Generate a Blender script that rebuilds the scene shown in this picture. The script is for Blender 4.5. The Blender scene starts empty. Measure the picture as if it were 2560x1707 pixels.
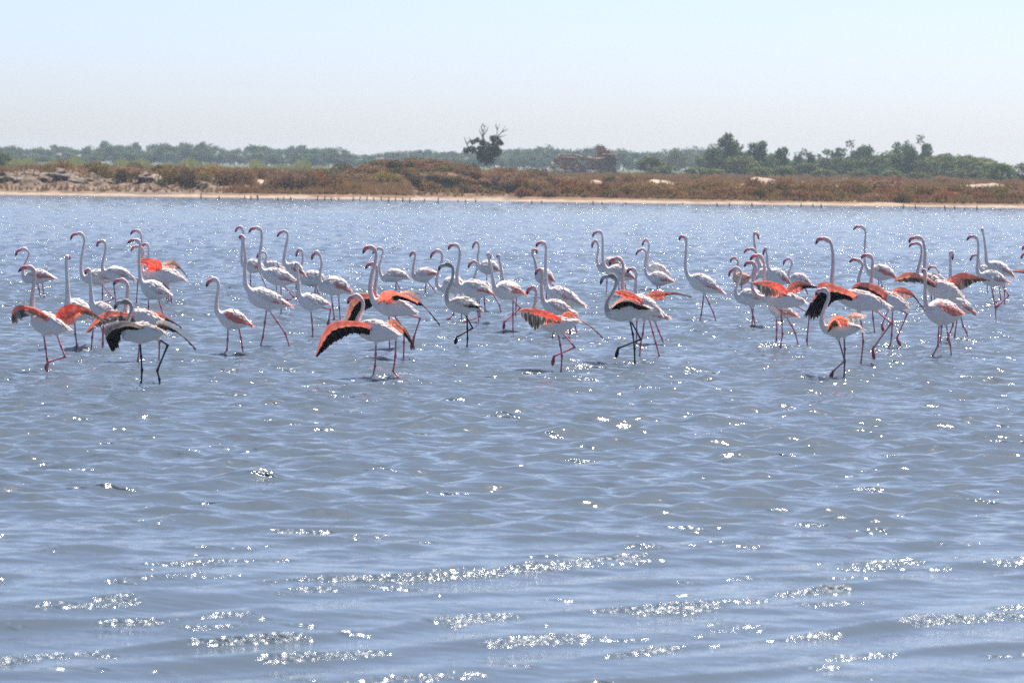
import bpy, bmesh, math, random
import numpy as np
from mathutils import Vector, Matrix

# ------------------------------------------------------------------ camera
sc = bpy.context.scene
col = sc.collection
FPX = 9600.0                      # focal length in photo pixels (135 mm on 36 mm, 2560 px)
CAM_H = 2.5
PITCH = math.atan(435.5 / FPX)
ROLL = math.radians(0.76)
right0 = Vector((1, 0, 0)); FWD = Vector((0, math.cos(PITCH), -math.sin(PITCH))); up0 = Vector((0, math.sin(PITCH), math.cos(PITCH)))
RIGHT = right0 * math.cos(ROLL) + up0 * math.sin(ROLL)
UP = -right0 * math.sin(ROLL) + up0 * math.cos(ROLL)
CAM = Vector((0, 0, CAM_H))
cam_data = bpy.data.cameras.new('camera')
cam_data.sensor_width = 36.0; cam_data.lens = 135.0
cam_data.clip_start = 0.5; cam_data.clip_end = 20000
cam_data.dof.use_dof = True; cam_data.dof.focus_distance = 50.0; cam_data.dof.aperture_fstop = 4.8
cam_data.dof.aperture_blades = 8
cam = bpy.data.objects.new('camera', cam_data); col.objects.link(cam)
M3 = Matrix((RIGHT, UP, -FWD)).transposed()
cam.matrix_world = Matrix.Translation(CAM) @ M3.to_4x4()
sc.camera = cam

# ------------------------------------------------------------------ sky, sun, exposure
SUN_EL = math.radians(59.0); SUN_AZ = math.radians(22.0)      # azimuth to the right of straight ahead
world = bpy.data.worlds.new('World'); sc.world = world; world.use_nodes = True
nt = world.node_tree
bg = nt.nodes['Background']
sky = nt.nodes.new('ShaderNodeTexSky'); sky.sky_type = 'NISHITA'; sky.sun_disc = False
sky.sun_elevation = SUN_EL; sky.sun_rotation = SUN_AZ
sky.altitude = 0; sky.air_density = 0.42; sky.dust_density = 1.25; sky.ozone_density = 2.6
nt.links.new(sky.outputs[0], bg.inputs[0]); bg.inputs[1].default_value = 0.084
sun_d = bpy.data.lights.new('sun', 'SUN'); sun_d.energy = 5.0; sun_d.angle = math.radians(0.53); sun_d.color = (1.0, 0.95, 0.88)
sun = bpy.data.objects.new('sun', sun_d); col.objects.link(sun)
sdir = Vector((math.sin(SUN_AZ) * math.cos(SUN_EL), math.cos(SUN_AZ) * math.cos(SUN_EL), math.sin(SUN_EL)))
sun.rotation_euler = sdir.to_track_quat('Z', 'Y').to_euler()
sc.view_settings.view_transform = 'Standard'; sc.view_settings.look = 'None'
sc.view_settings.exposure = 1.1; sc.view_settings.gamma = 1.0; sc.view_settings.use_curve_mapping = False
sc.cycles.use_denoising = False; sc.cycles.use_adaptive_sampling = False
sc.cycles.max_bounces = 6; sc.cycles.volume_bounces = 0; sc.cycles.transparent_max_bounces = 4
sc.cycles.caustics_reflective = False; sc.cycles.caustics_refractive = False
sc.cycles.sample_clamp_indirect = 3.0

# ------------------------------------------------------------------ helpers
def ray(px, py):
    return FWD + RIGHT * ((px - 1280.0) / FPX) + UP * ((853.5 - py) / FPX)
def on_water(px, py, z=0.0):
    r = ray(px, py); t = (z - CAM_H) / r.z
    return CAM + r * t, t
def horizon(px):
    return 418.0 + (px - 1280.0) * math.tan(ROLL)
def lateral(px, Y):                # world x of photo column px at distance Y
    r = ray(px, horizon(px)); return r.x / r.y * Y
def height_at(py, px, Y):          # world z of photo point at distance Y
    r = ray(px, py); return CAM_H + r.z / r.y * Y

def link(o):
    col.objects.link(o); return o
def tag(o, label=None, cat=None, group=None, kind=None):
    if label: o['label'] = label
    if cat: o['category'] = cat
    if group: o['group'] = group
    if kind: o['kind'] = kind
    return o
def mesh_np(name, V, F, cols=None, mat=None, smooth=True, attr='Col'):
    """V (n,3) array, F (m,k) int array or list of arrays of one width each"""
    me = bpy.data.meshes.new(name)
    V = np.asarray(V, dtype=np.float32)
    Fs = F if isinstance(F, list) else [F]
    Fs = [np.asarray(f, dtype=np.int32) for f in Fs if len(f)]
    me.vertices.add(len(V)); me.vertices.foreach_set('co', V.ravel())
    nl = sum(f.size for f in Fs); npoly = sum(len(f) for f in Fs)
    me.loops.add(nl); me.polygons.add(npoly)
    me.loops.foreach_set('vertex_index', np.concatenate([f.ravel() for f in Fs]))
    tot = np.concatenate([np.full(len(f), f.shape[1], np.int32) for f in Fs])
    st = np.concatenate([[0], np.cumsum(tot)[:-1]]).astype(np.int32)
    me.polygons.foreach_set('loop_start', st); me.polygons.foreach_set('loop_total', tot)
    me.polygons.foreach_set('use_smooth', np.full(npoly, smooth))
    me.update(calc_edges=True)
    if cols is not None:
        a = me.color_attributes.new(attr, 'FLOAT_COLOR', 'POINT')
        c = np.ones((len(V), 4), np.float32); c[:, :3] = cols
        a.data.foreach_set('color', c.ravel())
    if mat: me.materials.append(mat)
    return me
def obj(name, me, parent=None, loc=(0, 0, 0)):
    o = bpy.data.objects.new(name, me); col.objects.link(o); o.location = loc
    if parent: o.parent = parent
    return o
def empty(name, loc):
    o = bpy.data.objects.new(name, None); col.objects.link(o); o.location = loc; o.empty_display_size = 0.2
    return o

def ordinal(i):
    one = 'first second third fourth fifth sixth seventh eighth ninth tenth eleventh twelfth thirteenth fourteenth fifteenth sixteenth seventeenth eighteenth nineteenth'.split()
    tens = {2: 'twent', 3: 'thirt', 4: 'fort', 5: 'fift'}
    if i < 20: return one[i - 1]
    return tens[i // 10] + ('ieth' if i % 10 == 0 else 'y ' + one[i % 10 - 1])

class Buf:                          # collects polygons of one mesh
    def __init__(s): s.V = []; s.F3 = []; s.F4 = []; s.C = []; s.n = 0
    def add(s, V, F, c):
        V = np.asarray(V, float); F = np.asarray(F, int)
        c = np.asarray(c, float)
        if c.ndim == 1: c = np.tile(c, (len(V), 1))
        s.V.append(V); s.C.append(c)
        (s.F3 if F.shape[1] == 3 else s.F4).append(F + s.n); s.n += len(V)
    def mesh(s, name, mat, smooth=True):
        F = []
        if s.F3: F.append(np.concatenate(s.F3))
        if s.F4: F.append(np.concatenate(s.F4))
        return mesh_np(name, np.concatenate(s.V), F, np.concatenate(s.C), mat, smooth)
def grid_faces(nr, nc, close=False):
    r = np.arange(nr - 1)[:, None]; c = np.arange(nc if close else nc - 1)[None, :]
    c2 = (c + 1) % nc
    a = r * nc + c; b = r * nc + c2; d = (r + 1) * nc + c; e = (r + 1) * nc + c2
    return np.stack([a, b, e, d], -1).reshape(-1, 4)

# ------------------------------------------------------------------ materials
def new_mat(name):
    m = bpy.data.materials.new(name); m.use_nodes = True
    n = m.node_tree; b = n.nodes['Principled BSDF']
    return m, n, b
def N(n, typ, **kw):
    x = n.nodes.new(typ)
    for k, v in kw.items(): setattr(x, k, v)
    return x
def attr_mat(name, rough=0.85, noise_scale=6.0, var=0.25, trans=0.0, bump=0.0, bump_scale=40.0, spec=0.25, sheen=0.0, rand=0.0, feather=0.0):
    m, n, b = new_mat(name)
    a = N(n, 'ShaderNodeAttribute'); a.attribute_name = 'Col'
    tc = N(n, 'ShaderNodeTexCoord')
    no = N(n, 'ShaderNodeTexNoise'); no.inputs['Scale'].default_value = noise_scale; no.inputs['Detail'].default_value = 4
    n.links.new(tc.outputs['Object'], no.inputs['Vector'])
    mr = N(n, 'ShaderNodeMapRange'); mr.inputs['From Min'].default_value = 0.25; mr.inputs['From Max'].default_value = 0.75
    mr.inputs['To Min'].default_value = 1 - var; mr.inputs['To Max'].default_value = 1 + var
    n.links.new(no.outputs['Fac'], mr.inputs['Value'])
    mx = N(n, 'ShaderNodeMix', data_type='RGBA', blend_type='MULTIPLY'); mx.inputs['Factor'].default_value = 1
    n.links.new(a.outputs['Color'], mx.inputs['A']); n.links.new(mr.outputs[0], mx.inputs['B'])
    out = mx.outputs['Result']
    if rand > 0:
        oi = N(n, 'ShaderNodeObjectInfo'); hs = N(n, 'ShaderNodeHueSaturation')
        m1 = N(n, 'ShaderNodeMapRange'); m1.inputs['To Min'].default_value = 1 - rand; m1.inputs['To Max'].default_value = 1 + rand
        n.links.new(oi.outputs['Random'], m1.inputs['Value']); n.links.new(m1.outputs[0], hs.inputs['Value'])
        m2 = N(n, 'ShaderNodeMapRange'); m2.inputs['To Min'].default_value = 0.48; m2.inputs['To Max'].default_value = 0.52
        mm = N(n, 'ShaderNodeMath', operation='FRACT'); m3 = N(n, 'ShaderNodeMath', operation='MULTIPLY'); m3.inputs[1].default_value = 7.3
        n.links.new(oi.outputs['Random'], m3.inputs[0]); n.links.new(m3.outputs[0], mm.inputs[0]); n.links.new(mm.outputs[0], m2.inputs['Value'])
        n.links.new(m2.outputs[0], hs.inputs['Hue'])
        n.links.new(out, hs.inputs['Color']); out = hs.outputs[0]
    n.links.new(out, b.inputs['Base Color'])
    b.inputs['Roughness'].default_value = rough; b.inputs['Specular IOR Level'].default_value = spec
    if bump > 0:
        nb = N(n, 'ShaderNodeTexNoise'); nb.inputs['Scale'].default_value = bump_scale; nb.inputs['Detail'].default_value = 3
        n.links.new(tc.outputs['Object'], nb.inputs['Vector'])
        bp = N(n, 'ShaderNodeBump'); bp.inputs['Strength'].default_value = 0.6; bp.inputs['Distance'].default_value = bump
        n.links.new(nb.outputs['Fac'], bp.inputs['Height']); n.links.new(bp.outputs[0], b.inputs['Normal'])
    if feather > 0:
        mpf = N(n, 'ShaderNodeMapping'); mpf.inputs['Scale'].default_value = (14, 14, 26); n.links.new(tc.outputs['Object'], mpf.inputs['Vector'])
        vo = N(n, 'ShaderNodeTexVoronoi'); vo.inputs['Scale'].default_value = 1.0; n.links.new(mpf.outputs[0], vo.inputs['Vector'])
        vm = N(n, 'ShaderNodeMapRange'); vm.inputs['From Max'].default_value = 0.8; vm.inputs['To Min'].default_value = 1.04; vm.inputs['To Max'].default_value = 1 - feather * 6
        n.links.new(vo.outputs['Distance'], vm.inputs['Value'])
        m5 = N(n, 'ShaderNodeMix', data_type='RGBA', blend_type='MULTIPLY'); m5.inputs['Factor'].default_value = 1
        n.links.new(out, m5.inputs['A']); n.links.new(vm.outputs[0], m5.inputs['B']); out = m5.outputs['Result']; n.links.new(out, b.inputs['Base Color'])
        bf_ = N(n, 'ShaderNodeBump'); bf_.invert = True; bf_.inputs['Strength'].default_value = 0.9; bf_.inputs['Distance'].default_value = feather
        n.links.new(vo.outputs['Distance'], bf_.inputs['Height']); n.links.new(bp.outputs[0], bf_.inputs['Normal']); n.links.new(bf_.outputs[0], b.inputs['Normal'])
    if trans > 0:
        tr = N(n, 'ShaderNodeBsdfTranslucent'); n.links.new(out, tr.inputs['Color'])
        ms = N(n, 'ShaderNodeMixShader'); ms.inputs[0].default_value = trans
        n.links.new(b.outputs[0], ms.inputs[1]); n.links.new(tr.outputs[0], ms.inputs[2])
        n.links.new(ms.outputs[0], n.nodes['Material Output'].inputs['Surface'])
    return m
MAT_PLUME = attr_mat('plumage', rough=0.9, noise_scale=14, var=0.07, bump=0.006, bump_scale=45, spec=0.1, trans=0.06)
MAT_FOLD = attr_mat('folded_wing_plumage', rough=0.9, noise_scale=14, var=0.08, bump=0.006, bump_scale=40, spec=0.1, trans=0.25, feather=0.009)
MAT_WING = attr_mat('wing_plumage', rough=0.8, noise_scale=25, var=0.14, bump=0.004, bump_scale=70, spec=0.15, trans=0.58)
MAT_BILL = attr_mat('bill_horn', rough=0.45, noise_scale=30, var=0.1, spec=0.4)
MAT_LAND = attr_mat('dune_soil', rough=0.95, noise_scale=1.3, var=0.40, bump=0.35, bump_scale=2.6, spec=0.1)
MAT_SHRUB = attr_mat('shrub_leaf', rough=0.9, noise_scale=2.0, var=0.25, trans=0.25, spec=0.1, rand=0.32)
MAT_TREE = attr_mat('tree_leaf', rough=0.85, noise_scale=0.6, var=0.25, trans=0.2, spec=0.1, rand=0.15)
MAT_BARK = attr_mat('bark', rough=0.95, noise_scale=5, var=0.3, spec=0.1)
MAT_STONE = attr_mat('ruin_stone', rough=0.95, noise_scale=3.0, var=0.3, bump=0.05, bump_scale=6, spec=0.1, rand=0.25)
MAT_WOOD = attr_mat('stake_wood', rough=0.9, noise_scale=12, var=0.3, spec=0.15)
# ------------------------------------------------------------------ water
rng = np.random.default_rng(11)
def water_mat():
    m, n, b = new_mat('lagoon_water')
    b.inputs['Base Color'].default_value = (0.062, 0.086, 0.112, 1)
    b.inputs['Roughness'].default_value = 0.08; b.inputs['IOR'].default_value = 1.333
    b.inputs['Specular IOR Level'].default_value = 0.5
    geo = N(n, 'ShaderNodeNewGeometry')
    at = N(n, 'ShaderNodeAttribute'); at.attribute_name = 'Col'
    sep = N(n, 'ShaderNodeSeparateColor'); n.links.new(at.outputs['Color'], sep.inputs[0])
    mp = N(n, 'ShaderNodeMapping'); mp.inputs['Rotation'].default_value = (0, 0, math.radians(35)); mp.inputs['Scale'].default_value = (0.55, 1.0, 1.0)
    n.links.new(geo.outputs['Position'], mp.inputs['Vector'])
    def noise(scale, det, rough=0.5):
        t = N(n, 'ShaderNodeTexNoise'); t.inputs['Scale'].default_value = scale; t.inputs['Detail'].default_value = det; t.inputs['Roughness'].default_value = rough
        n.links.new(mp.outputs[0], t.inputs['Vector']); return t
    def scl(sock, k):
        q = N(n, 'ShaderNodeMath', operation='MULTIPLY'); n.links.new(sock, q.inputs[0])
        if isinstance(k, float): q.inputs[1].default_value = k
        else: n.links.new(k, q.inputs[1])
        return q.outputs[0]
    def add(a, c):
        q = N(n, 'ShaderNodeMath', operation='ADD'); n.links.new(a, q.inputs[0]); n.links.new(c, q.inputs[1]); return q.outputs[0]
    n1 = noise(5.0, 2.0); n2 = noise(16.0, 2.0); n3 = noise(13.0, 1.0); n4 = noise(28.0, 1.0); pm = noise(2.6, 1.0)
    at2 = N(n, 'ShaderNodeAttribute'); at2.attribute_name = 'spark'
    # spark: rare gust ripples, G: wind ripples, R: parasitic ripples on the crest faces, B: medium chop
    mk = N(n, 'ShaderNodeMapRange', interpolation_type='SMOOTHSTEP'); mk.inputs['To Min'].default_value = 0.0; mk.inputs['To Max'].default_value = 1.0
    up = N(n, 'ShaderNodeMath', operation='ADD'); up.inputs[1].default_value = 0.05; n.links.new(at2.outputs['Fac'], up.inputs[0])
    n.links.new(at2.outputs['Fac'], mk.inputs['From Min']); n.links.new(up.outputs[0], mk.inputs['From Max'])
    n.links.new(pm.outputs['Fac'], mk.inputs['Value'])
    def cen(t):
        q = N(n, 'ShaderNodeMath', operation='SUBTRACT'); n.links.new(t.outputs['Fac'], q.inputs[0]); q.inputs[1].default_value = 0.5; return q.outputs[0]
    h = add(scl(scl(cen(n1), 0.028), sep.outputs['Blue']), scl(scl(cen(n2), 0.034), sep.outputs['Green']))
    h = add(h, scl(scl(cen(n4), 0.060), sep.outputs['Red']))
    h = add(h, scl(scl(cen(n3), 0.095), mk.outputs[0]))
    rz_ = add(scl(sep.outputs['Red'], 0.20), scl(mk.outputs[0], 0.14))
    ra_ = N(n, 'ShaderNodeMath', operation='ADD'); n.links.new(rz_, ra_.inputs[0]); ra_.inputs[1].default_value = 0.05; n.links.new(ra_.outputs[0], b.inputs['Roughness'])
    bp = N(n, 'ShaderNodeBump'); bp.inputs['Strength'].default_value = 1.0; bp.inputs['Distance'].default_value = 1.0
    n.links.new(h, bp.inputs['Height']); n.links.new(bp.outputs[0], b.inputs['Normal'])
    return m
MAT_WATER = water_mat()

def smooth(a, b, x):
    t = np.clip((x - a) / (b - a), 0, 1); return t * t * (3 - 2 * t)
def lowfreq(X, Y, lx, ly, n=14, seed=3):
    g = np.random.default_rng(seed); v = np.zeros_like(X)
    for i in range(n):
        v += np.sin(X * 6.283 / (lx * (0.6 + g.random())) * (1 if g.random() < .5 else -1) + Y * 6.283 / (ly * (0.6 + g.random())) + g.random() * 6.283)
    return v / math.sqrt(n / 2)
def waves(X, Y):
    """lagoon surface height, and how steeply it faces the shore we stand on"""
    h = np.zeros_like(X); s = np.zeros_like(X)
    g = np.random.default_rng(5)
    fore = 1 - smooth(20, 31, Y)
    def comps(n, lmin, lmax, mean, spread, slope):
        out = []
        for i in range(n):
            lam = lmin * (lmax / lmin) ** g.random(); a = math.radians(mean + spread * g.standard_normal())
            k = 2 * math.pi / lam
            out.append((k * math.cos(a), k * math.sin(a), g.random() * 6.283, slope / k * math.sqrt(2.0 / n)))
        return out
    A = comps(26, 0.65, 1.3, -52, 9, 0.075)        # long parallel crests near the shore
    B = comps(52, 0.18, 0.95, -66, 28, 0.225)       # the choppy middle
    for comp, wgt in ((A, fore * 0.85 + 0.25), (B, 0.16 + 0.84 * (1 - fore))):
        for kx, ky, p, a in comp:
            ph = kx * X + ky * Y + p
            h += wgt * a * np.sin(ph); s += wgt * a * ky * np.cos(ph)
    h = h * (1.0 - 0.45 * fore); s = s * (1.0 - 0.45 * fore)
    # long narrow crests running in to the shore where it gets shallow
    for lam, ang, amp, sd, ww in ((1.15, -50, .030, 1, 9.0), (1.7, -57, .026, 2, 12.0)):
        a = math.radians(ang); k = 2 * math.pi / lam
        ph = k * (X * math.cos(a) + Y * math.sin(a)) + 0.9 * lowfreq(X, Y, 5.0, 5.0, 8, 50 + sd)
        cr = (0.5 + 0.5 * np.cos(ph)) ** ww
        env = fore * (0.55 + 0.45 * smooth(18.0, 20.5, Y)) * amp * np.clip(0.55 + 0.5 * lowfreq(X, Y, 3.2, 2.2, 9, 60 + sd), 0.05, 1.6)
        h += env * cr; s += env * ww * (0.5 + 0.5 * np.cos(ph)) ** (ww - 1) * (-0.5 * np.sin(ph)) * k * math.sin(a)
    h = h + 4.0 * h * np.abs(h)
    return h, s
g2 = np.random.default_rng(21)
Ys = [-60, -20, 0, 8, 13]; y = 15.5
while y < 342:
    Ys.append(y)
    y += 0.042 if y < 30 else 0.062 if y < 50 else 0.105 if y < 80 else 0.25 if y < 115 else 0.42 if y < 200 else 0.62
Ys = np.array(Ys); nin = 330
inner = np.linspace(-1, 1, nin); outer = np.array([1.25, 1.8, 3.2, 7, 20])
cs = np.concatenate([-outer[::-1], inner, outer])
Wd = np.maximum(0.175 * np.abs(Ys) + 1.5, 5)
XX = cs[None, :] * Wd[:, None]; YY = np.repeat(Ys[:, None], len(cs), 1)
XX[:, 0] = -700; XX[:, -1] = 700
hh, ss = waves(XX, YY)
far_fade = 1 - smooth(90, 240, YY) * 0.6
edge = (np.abs(cs)[None, :] <= 1.0) & (YY > 15)
hh = np.where(edge, hh * far_fade, 0)
grp = lowfreq(XX, YY, 2.2, 3.0, seed=8) - 0.5 * smooth(21, 28, YY) 
face = smooth(0.03, 0.10, ss) * smooth(-0.004, 0.006, hh)
nearw = 1 - smooth(21.5, 29, YY)
R = np.minimum(face, 0.9) * smooth(-0.6, 0.15, grp) * nearw
gust = 0.5 + 0.5 * np.clip(lowfreq(XX, YY, 9, 16, seed=4) * 0.5, -1, 1)
G = 0.13 + 0.16 * smooth(22, 50, YY) + 0.50 * smooth(55, 130, YY) + 0.15 * gust * smooth(22, 40, YY)
B = 0.28 + 0.62 * smooth(20, 34, YY) + 0.15 * gust + 0.6 * smooth(80, 160, YY)
wc = np.stack([R, G, np.broadcast_to(B, R.shape)], -1).reshape(-1, 3)
wm = mesh_np('lagoon_water', np.stack([XX, YY, hh], -1).reshape(-1, 3), grid_faces(len(Ys), len(cs)), wc, MAT_WATER, True)
sp = 0.592 + 0.015 * smooth(120, 250, YY) + 0.062 * (1 - smooth(42, 80, YY)) + 0.01 * (1 - smooth(22, 30, YY))
fa = wm.attributes.new('spark', 'FLOAT', 'POINT'); fa.data.foreach_set('value', sp.astype(np.float32).ravel())
water = obj('water', wm); water['kind'] = 'structure'
# ------------------------------------------------------------------ far shore, dunes
def sines(X, Y, l, n, seed):
    g = np.random.default_rng(seed); v = np.zeros_like(X)
    for i in range(n):
        a = g.random() * 6.283; k = 6.283 / (l * (0.5 + g.random()))
        v += np.sin(k * (X * math.cos(a) + Y * math.sin(a)) + g.random() * 6.283)
    return v / math.sqrt(n / 2)
# mounds: photo column, distance, half width in columns, half depth m, height m
MOUNDS = [(1000, 345, 90, 26, 1.25), (1130, 350, 80, 22, 1.35), (900, 335, 60, 18, 0.6), (1275, 350, 50, 16, 0.85),
          (60, 298, 95, 8, 0.55), (185, 296, 70, 7, 0.50), (380, 296, 30, 6, 0.45), (300, 330, 200, 20, 0.25), (640, 305, 45, 9, 0.35),
          (1890, 330, 55, 12, 0.85), (1635, 322, 60, 12, 0.5), (1480, 318, 30, 9, 0.45), (2200, 335, 90, 14, 0.3), (2440, 330, 130, 10, 0.4),
          (520, 302, 40, 7, 0.4)]
def land_h(X, Y):
    X = np.asarray(X, float); Y = np.asarray(Y, float)
    px = 1280 + X / np.maximum(Y, 1) * FPX
    wob = sines(X, Y * 0, 30, 5, 2) * 0.7
    d = Y - 281 + wob
    h = np.interp(d, [-12, 0, 2, 4, 9, 40, 120, 330, 900, 3000], [-0.5, 0.0, 0.11, 0.28, 0.62, 0.95, 1.30, 1.75, 2.05, 2.2])
    for c, y, sx, sy, a in MOUNDS:
        h = h + a * np.exp(-((px - c) / sx) ** 2 - ((Y - y) / sy) ** 2) * smooth(2, 9, d)
    h = h + sines(X, Y, 6, 12, 7) * 0.10 * smooth(8, 26, d) + sines(X, Y, 1.7, 12, 9) * 0.05 * smooth(3, 9, d)
    # gullied bank on the left
    bank = smooth(650, 450, px) * smooth(5, 9, d) * (1 - smooth(20, 30, d))
    h = h + bank * (0.16 * sines(X, Y, 2.4, 10, 31) + 0.30)
    # the inlet behind the sand spit
    inl = smooth(980, 1070, px) * (1 - smooth(1275, 1300, px)) * smooth(13, 15, Y - 281) * (1 - smooth(45, 52, Y - 281))
    spit = smooth(980, 1060, px) * (1 - smooth(1280, 1310, px)) * smooth(2, 5, d) * (1 - smooth(12, 14, Y - 281))
    h = h * (1 - spit) + 0.05 * spit
    h = h * (1 - inl) - 0.25 * inl
    return h
PATCH = [(1487, 318, 22, 5), (1640, 322, 46, 5), (1895, 331, 52, 7), (2070, 335, 60, 4), (2440, 331, 130, 5), (650, 303, 16, 6), (380, 294, 34, 4), (1560, 321, 18, 4)]
GRASS = [(930, 326, 30, 8), (1095, 338, 32, 6), (1305, 343, 40, 12), (1180, 344, 26, 7)]
Yl = np.concatenate([np.arange(268, 300, 0.35), np.arange(300, 345, 0.8), np.arange(345, 420, 2.5), np.arange(420, 900, 16), np.arange(900, 1650, 60)])
cl = np.concatenate([[-6, -3, -1.8, -1.35], np.linspace(-1.15, 1.15, 420), [1.35, 1.8, 3, 6]])
XL = cl[None, :] * (Yl * 0.1345)[:, None]; YL = np.repeat(Yl[:, None], len(cl), 1)
HL = land_h(XL, YL)
PX = 1280 + XL / YL * FPX
sand = np.array([0.29, 0.22, 0.165]); white = np.array([0.32, 0.255, 0.20]); soil = np.array([0.145, 0.09, 0.058]); bankc = np.array([0.145, 0.105, 0.080]); grass = np.array([0.26, 0.125, 0.055])
nse = sines(XL, YL, 5, 10, 41)
ws = 1 - smooth(0.11, 0.18, HL + nse * 0.04)
farw = smooth(400, 470, YL)[..., None]
C = (soil * (1 - farw) + np.array([0.075, 0.085, 0.04]) * farw) * (1 + 0.12 * nse[..., None])
bk = (smooth(620, 470, PX) * (1 - smooth(302, 309, YL)))[..., None]
C = C * (1 - bk) + (bankc * (1 + 0.2 * sines(XL, YL * 2, 2.0, 10, 17)[..., None])) * bk
for c, y, sx, sy in GRASS:
    w = np.clip(1.6 * np.exp(-((PX - c) / sx) ** 2 - ((YL - y) / sy) ** 2), 0, 1)[..., None] * smooth(-0.6, 0.3, nse)[..., None]
    C = C * (1 - w) + grass * w
for c, y, sx, sy in PATCH:
    w = smooth(0.35, 0.7, np.exp(-((PX - c) / sx) ** 2 - ((YL - y) / sy) ** 2) + 0.10 * nse)[..., None]
    C = C * (1 - w) + white * w
C = C * (1 - ws[..., None]) + sand * ws[..., None]
lm = mesh_np('dune_ground', np.stack([XL, YL, HL], -1).reshape(-1, 3), grid_faces(len(Yl), len(cl)), C.reshape(-1, 3), MAT_LAND, True)
ground = obj('ground', lm); ground['kind'] = 'structure'
# lagoon bed under the water we wade in, so the ground goes on below the surface
bed = mesh_np('lagoon_bed', [(-700, -60, -0.6), (700, -60, -0.6), (700, 275, -0.9), (-700, 275, -0.9)], np.array([[0, 1, 2, 3]]), np.tile(np.array([0.2, 0.16, 0.11]), (4, 1)), MAT_LAND)
o = obj('lagoon_bed', bed); o['kind'] = 'structure'
def zland(x, y): return float(land_h(np.array([x]), np.array([y]))[0])

# ------------------------------------------------------------------ leafy meshes
def leaf_cloud(buf, centers, radii, n, size, c0, c1, g, flat=1.0, stretch=1.0, shell=0.35):
    """n leaf blades spread through the outer volume of clumps"""
    centers = np.asarray(centers, float); radii = np.asarray(radii, float)
    w = radii ** 2; w = w / w.sum()
    idx = g.choice(len(centers), n, p=w)
    d = g.normal(size=(n, 3)); d /= np.linalg.norm(d, axis=1)[:, None]
    r = radii[idx] * (1 - shell * g.random(n) ** 1.5)
    P = centers[idx] + d * r[:, None] * np.array([1, 1, flat])
    a = g.normal(size=(n, 3)); a /= np.linalg.norm(a, axis=1)[:, None]
    a = a + d * 0.5; a /= np.linalg.norm(a, axis=1)[:, None]
    b = np.cross(a, g.normal(size=(n, 3))); b /= np.linalg.norm(b, axis=1)[:, None]
    sz = size * (0.6 + 0.8 * g.random(n))
    A = a * (sz * stretch)[:, None]; Bv = b * sz[:, None] * 0.5
    V = np.stack([P - A - Bv * .3, P + Bv, P + A, P - Bv], 1).reshape(-1, 3)
    F = np.arange(4 * n).reshape(-1, 4)
    t = g.random(len(centers))[idx] * 0.6 + g.random(n) * 0.4
    cc = np.asarray(c0) * (1 - t)[:, None] + np.asarray(c1) * t[:, None]
    buf.add(V, F, np.repeat(cc, 4, 0))
def tube(buf, pts, rad, c, seg=6, cap=True):
    pts = [Vector(p) for p in pts]; n = len(pts); V = []
    for i in range(n):
        t = (pts[min(i + 1, n - 1)] - pts[max(i - 1, 0)])
        if t.length < 1e-6: t = Vector((0, 0, 1))
        t.normalize()
        ref = Vector((0, 1, 0)) if abs(t.y) < 0.9 else Vector((1, 0, 0))
        u = t.cross(ref).normalized(); v = u.cross(t).normalized()
        for k in range(seg):
            a = 2 * math.pi * k / seg
            V.append(pts[i] + (u * math.cos(a) + v * math.sin(a)) * rad[i])
    if cap:
        V.append(pts[0]); V.append(pts[-1])
    buf.add([tuple(v) for v in V], grid_faces(n, seg, True), c)
    if cap:
        s = buf.n - len(V); e0 = s + n * seg; L = s + (n - 1) * seg
        buf.F3.append(np.array([[e0, s + (k + 1) % seg, s + k] for k in range(seg)] + [[e0 + 1, L + k, L + (k + 1) % seg] for k in range(seg)]))

def shrub_meshes(c0, c1, n, count, g, twig=(0.10, 0.07, 0.055)):
    out = []
    for i in range(count):
        k = g.integers(7, 12)
        ang = g.random(k) * 6.283; rr = np.sqrt(g.random(k)) * 0.66
        ce = np.stack([np.cos(ang) * rr, np.sin(ang) * rr, 0.22 + 0.42 * g.random(k) * (1.15 - rr)], 1)
        ra = 0.26 + 0.20 * g.random(k)
        bf = Buf()
        leaf_cloud(bf, ce, ra, n, 0.055, c0, c1, g, flat=0.95, stretch=1.5, shell=0.55)
        # stray twigs break the outline
        leaf_cloud(bf, ce, ra * 1.15, n // 5, 0.045, np.array(c0) * .9, c1, g, stretch=2.6, shell=0.2)
        for j in range(7):
            a = g.random() * 6.283; q = 0.5 * g.random() + .15
            tube(bf, [(0.1 * math.cos(a), 0.1 * math.sin(a), -0.1), (q * .6 * math.cos(a), q * .6 * math.sin(a), .3), (q * math.cos(a), q * math.sin(a), .62)], [.022, .016, .006], twig, 4)
        out.append(bf.mesh('shrub', MAT_SHRUB, False))
    return out
gs = np.random.default_rng(77)
SH_RUST = shrub_meshes((0.195, 0.095, 0.038), (0.31, 0.165, 0.062), 1100, 4, gs)
SH_OLIVE = shrub_meshes((0.13, 0.092, 0.028), (0.25, 0.175, 0.052), 1100, 3, gs)
SH_MAROON = shrub_meshes((0.19, 0.112, 0.066), (0.31, 0.19, 0.108), 1100, 4, gs)
SH_DARK = shrub_meshes((0.085, 0.066, 0.028), (0.16, 0.115, 0.05), 1100, 2, gs)
SH_GREEN = shrub_meshes((0.10, 0.12, 0.022), (0.20, 0.19, 0.05), 1100, 2, gs)
SH_YELLOW = shrub_meshes((0.24, 0.26, 0.06), (0.40, 0.38, 0.10), 900, 2, gs)
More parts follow.
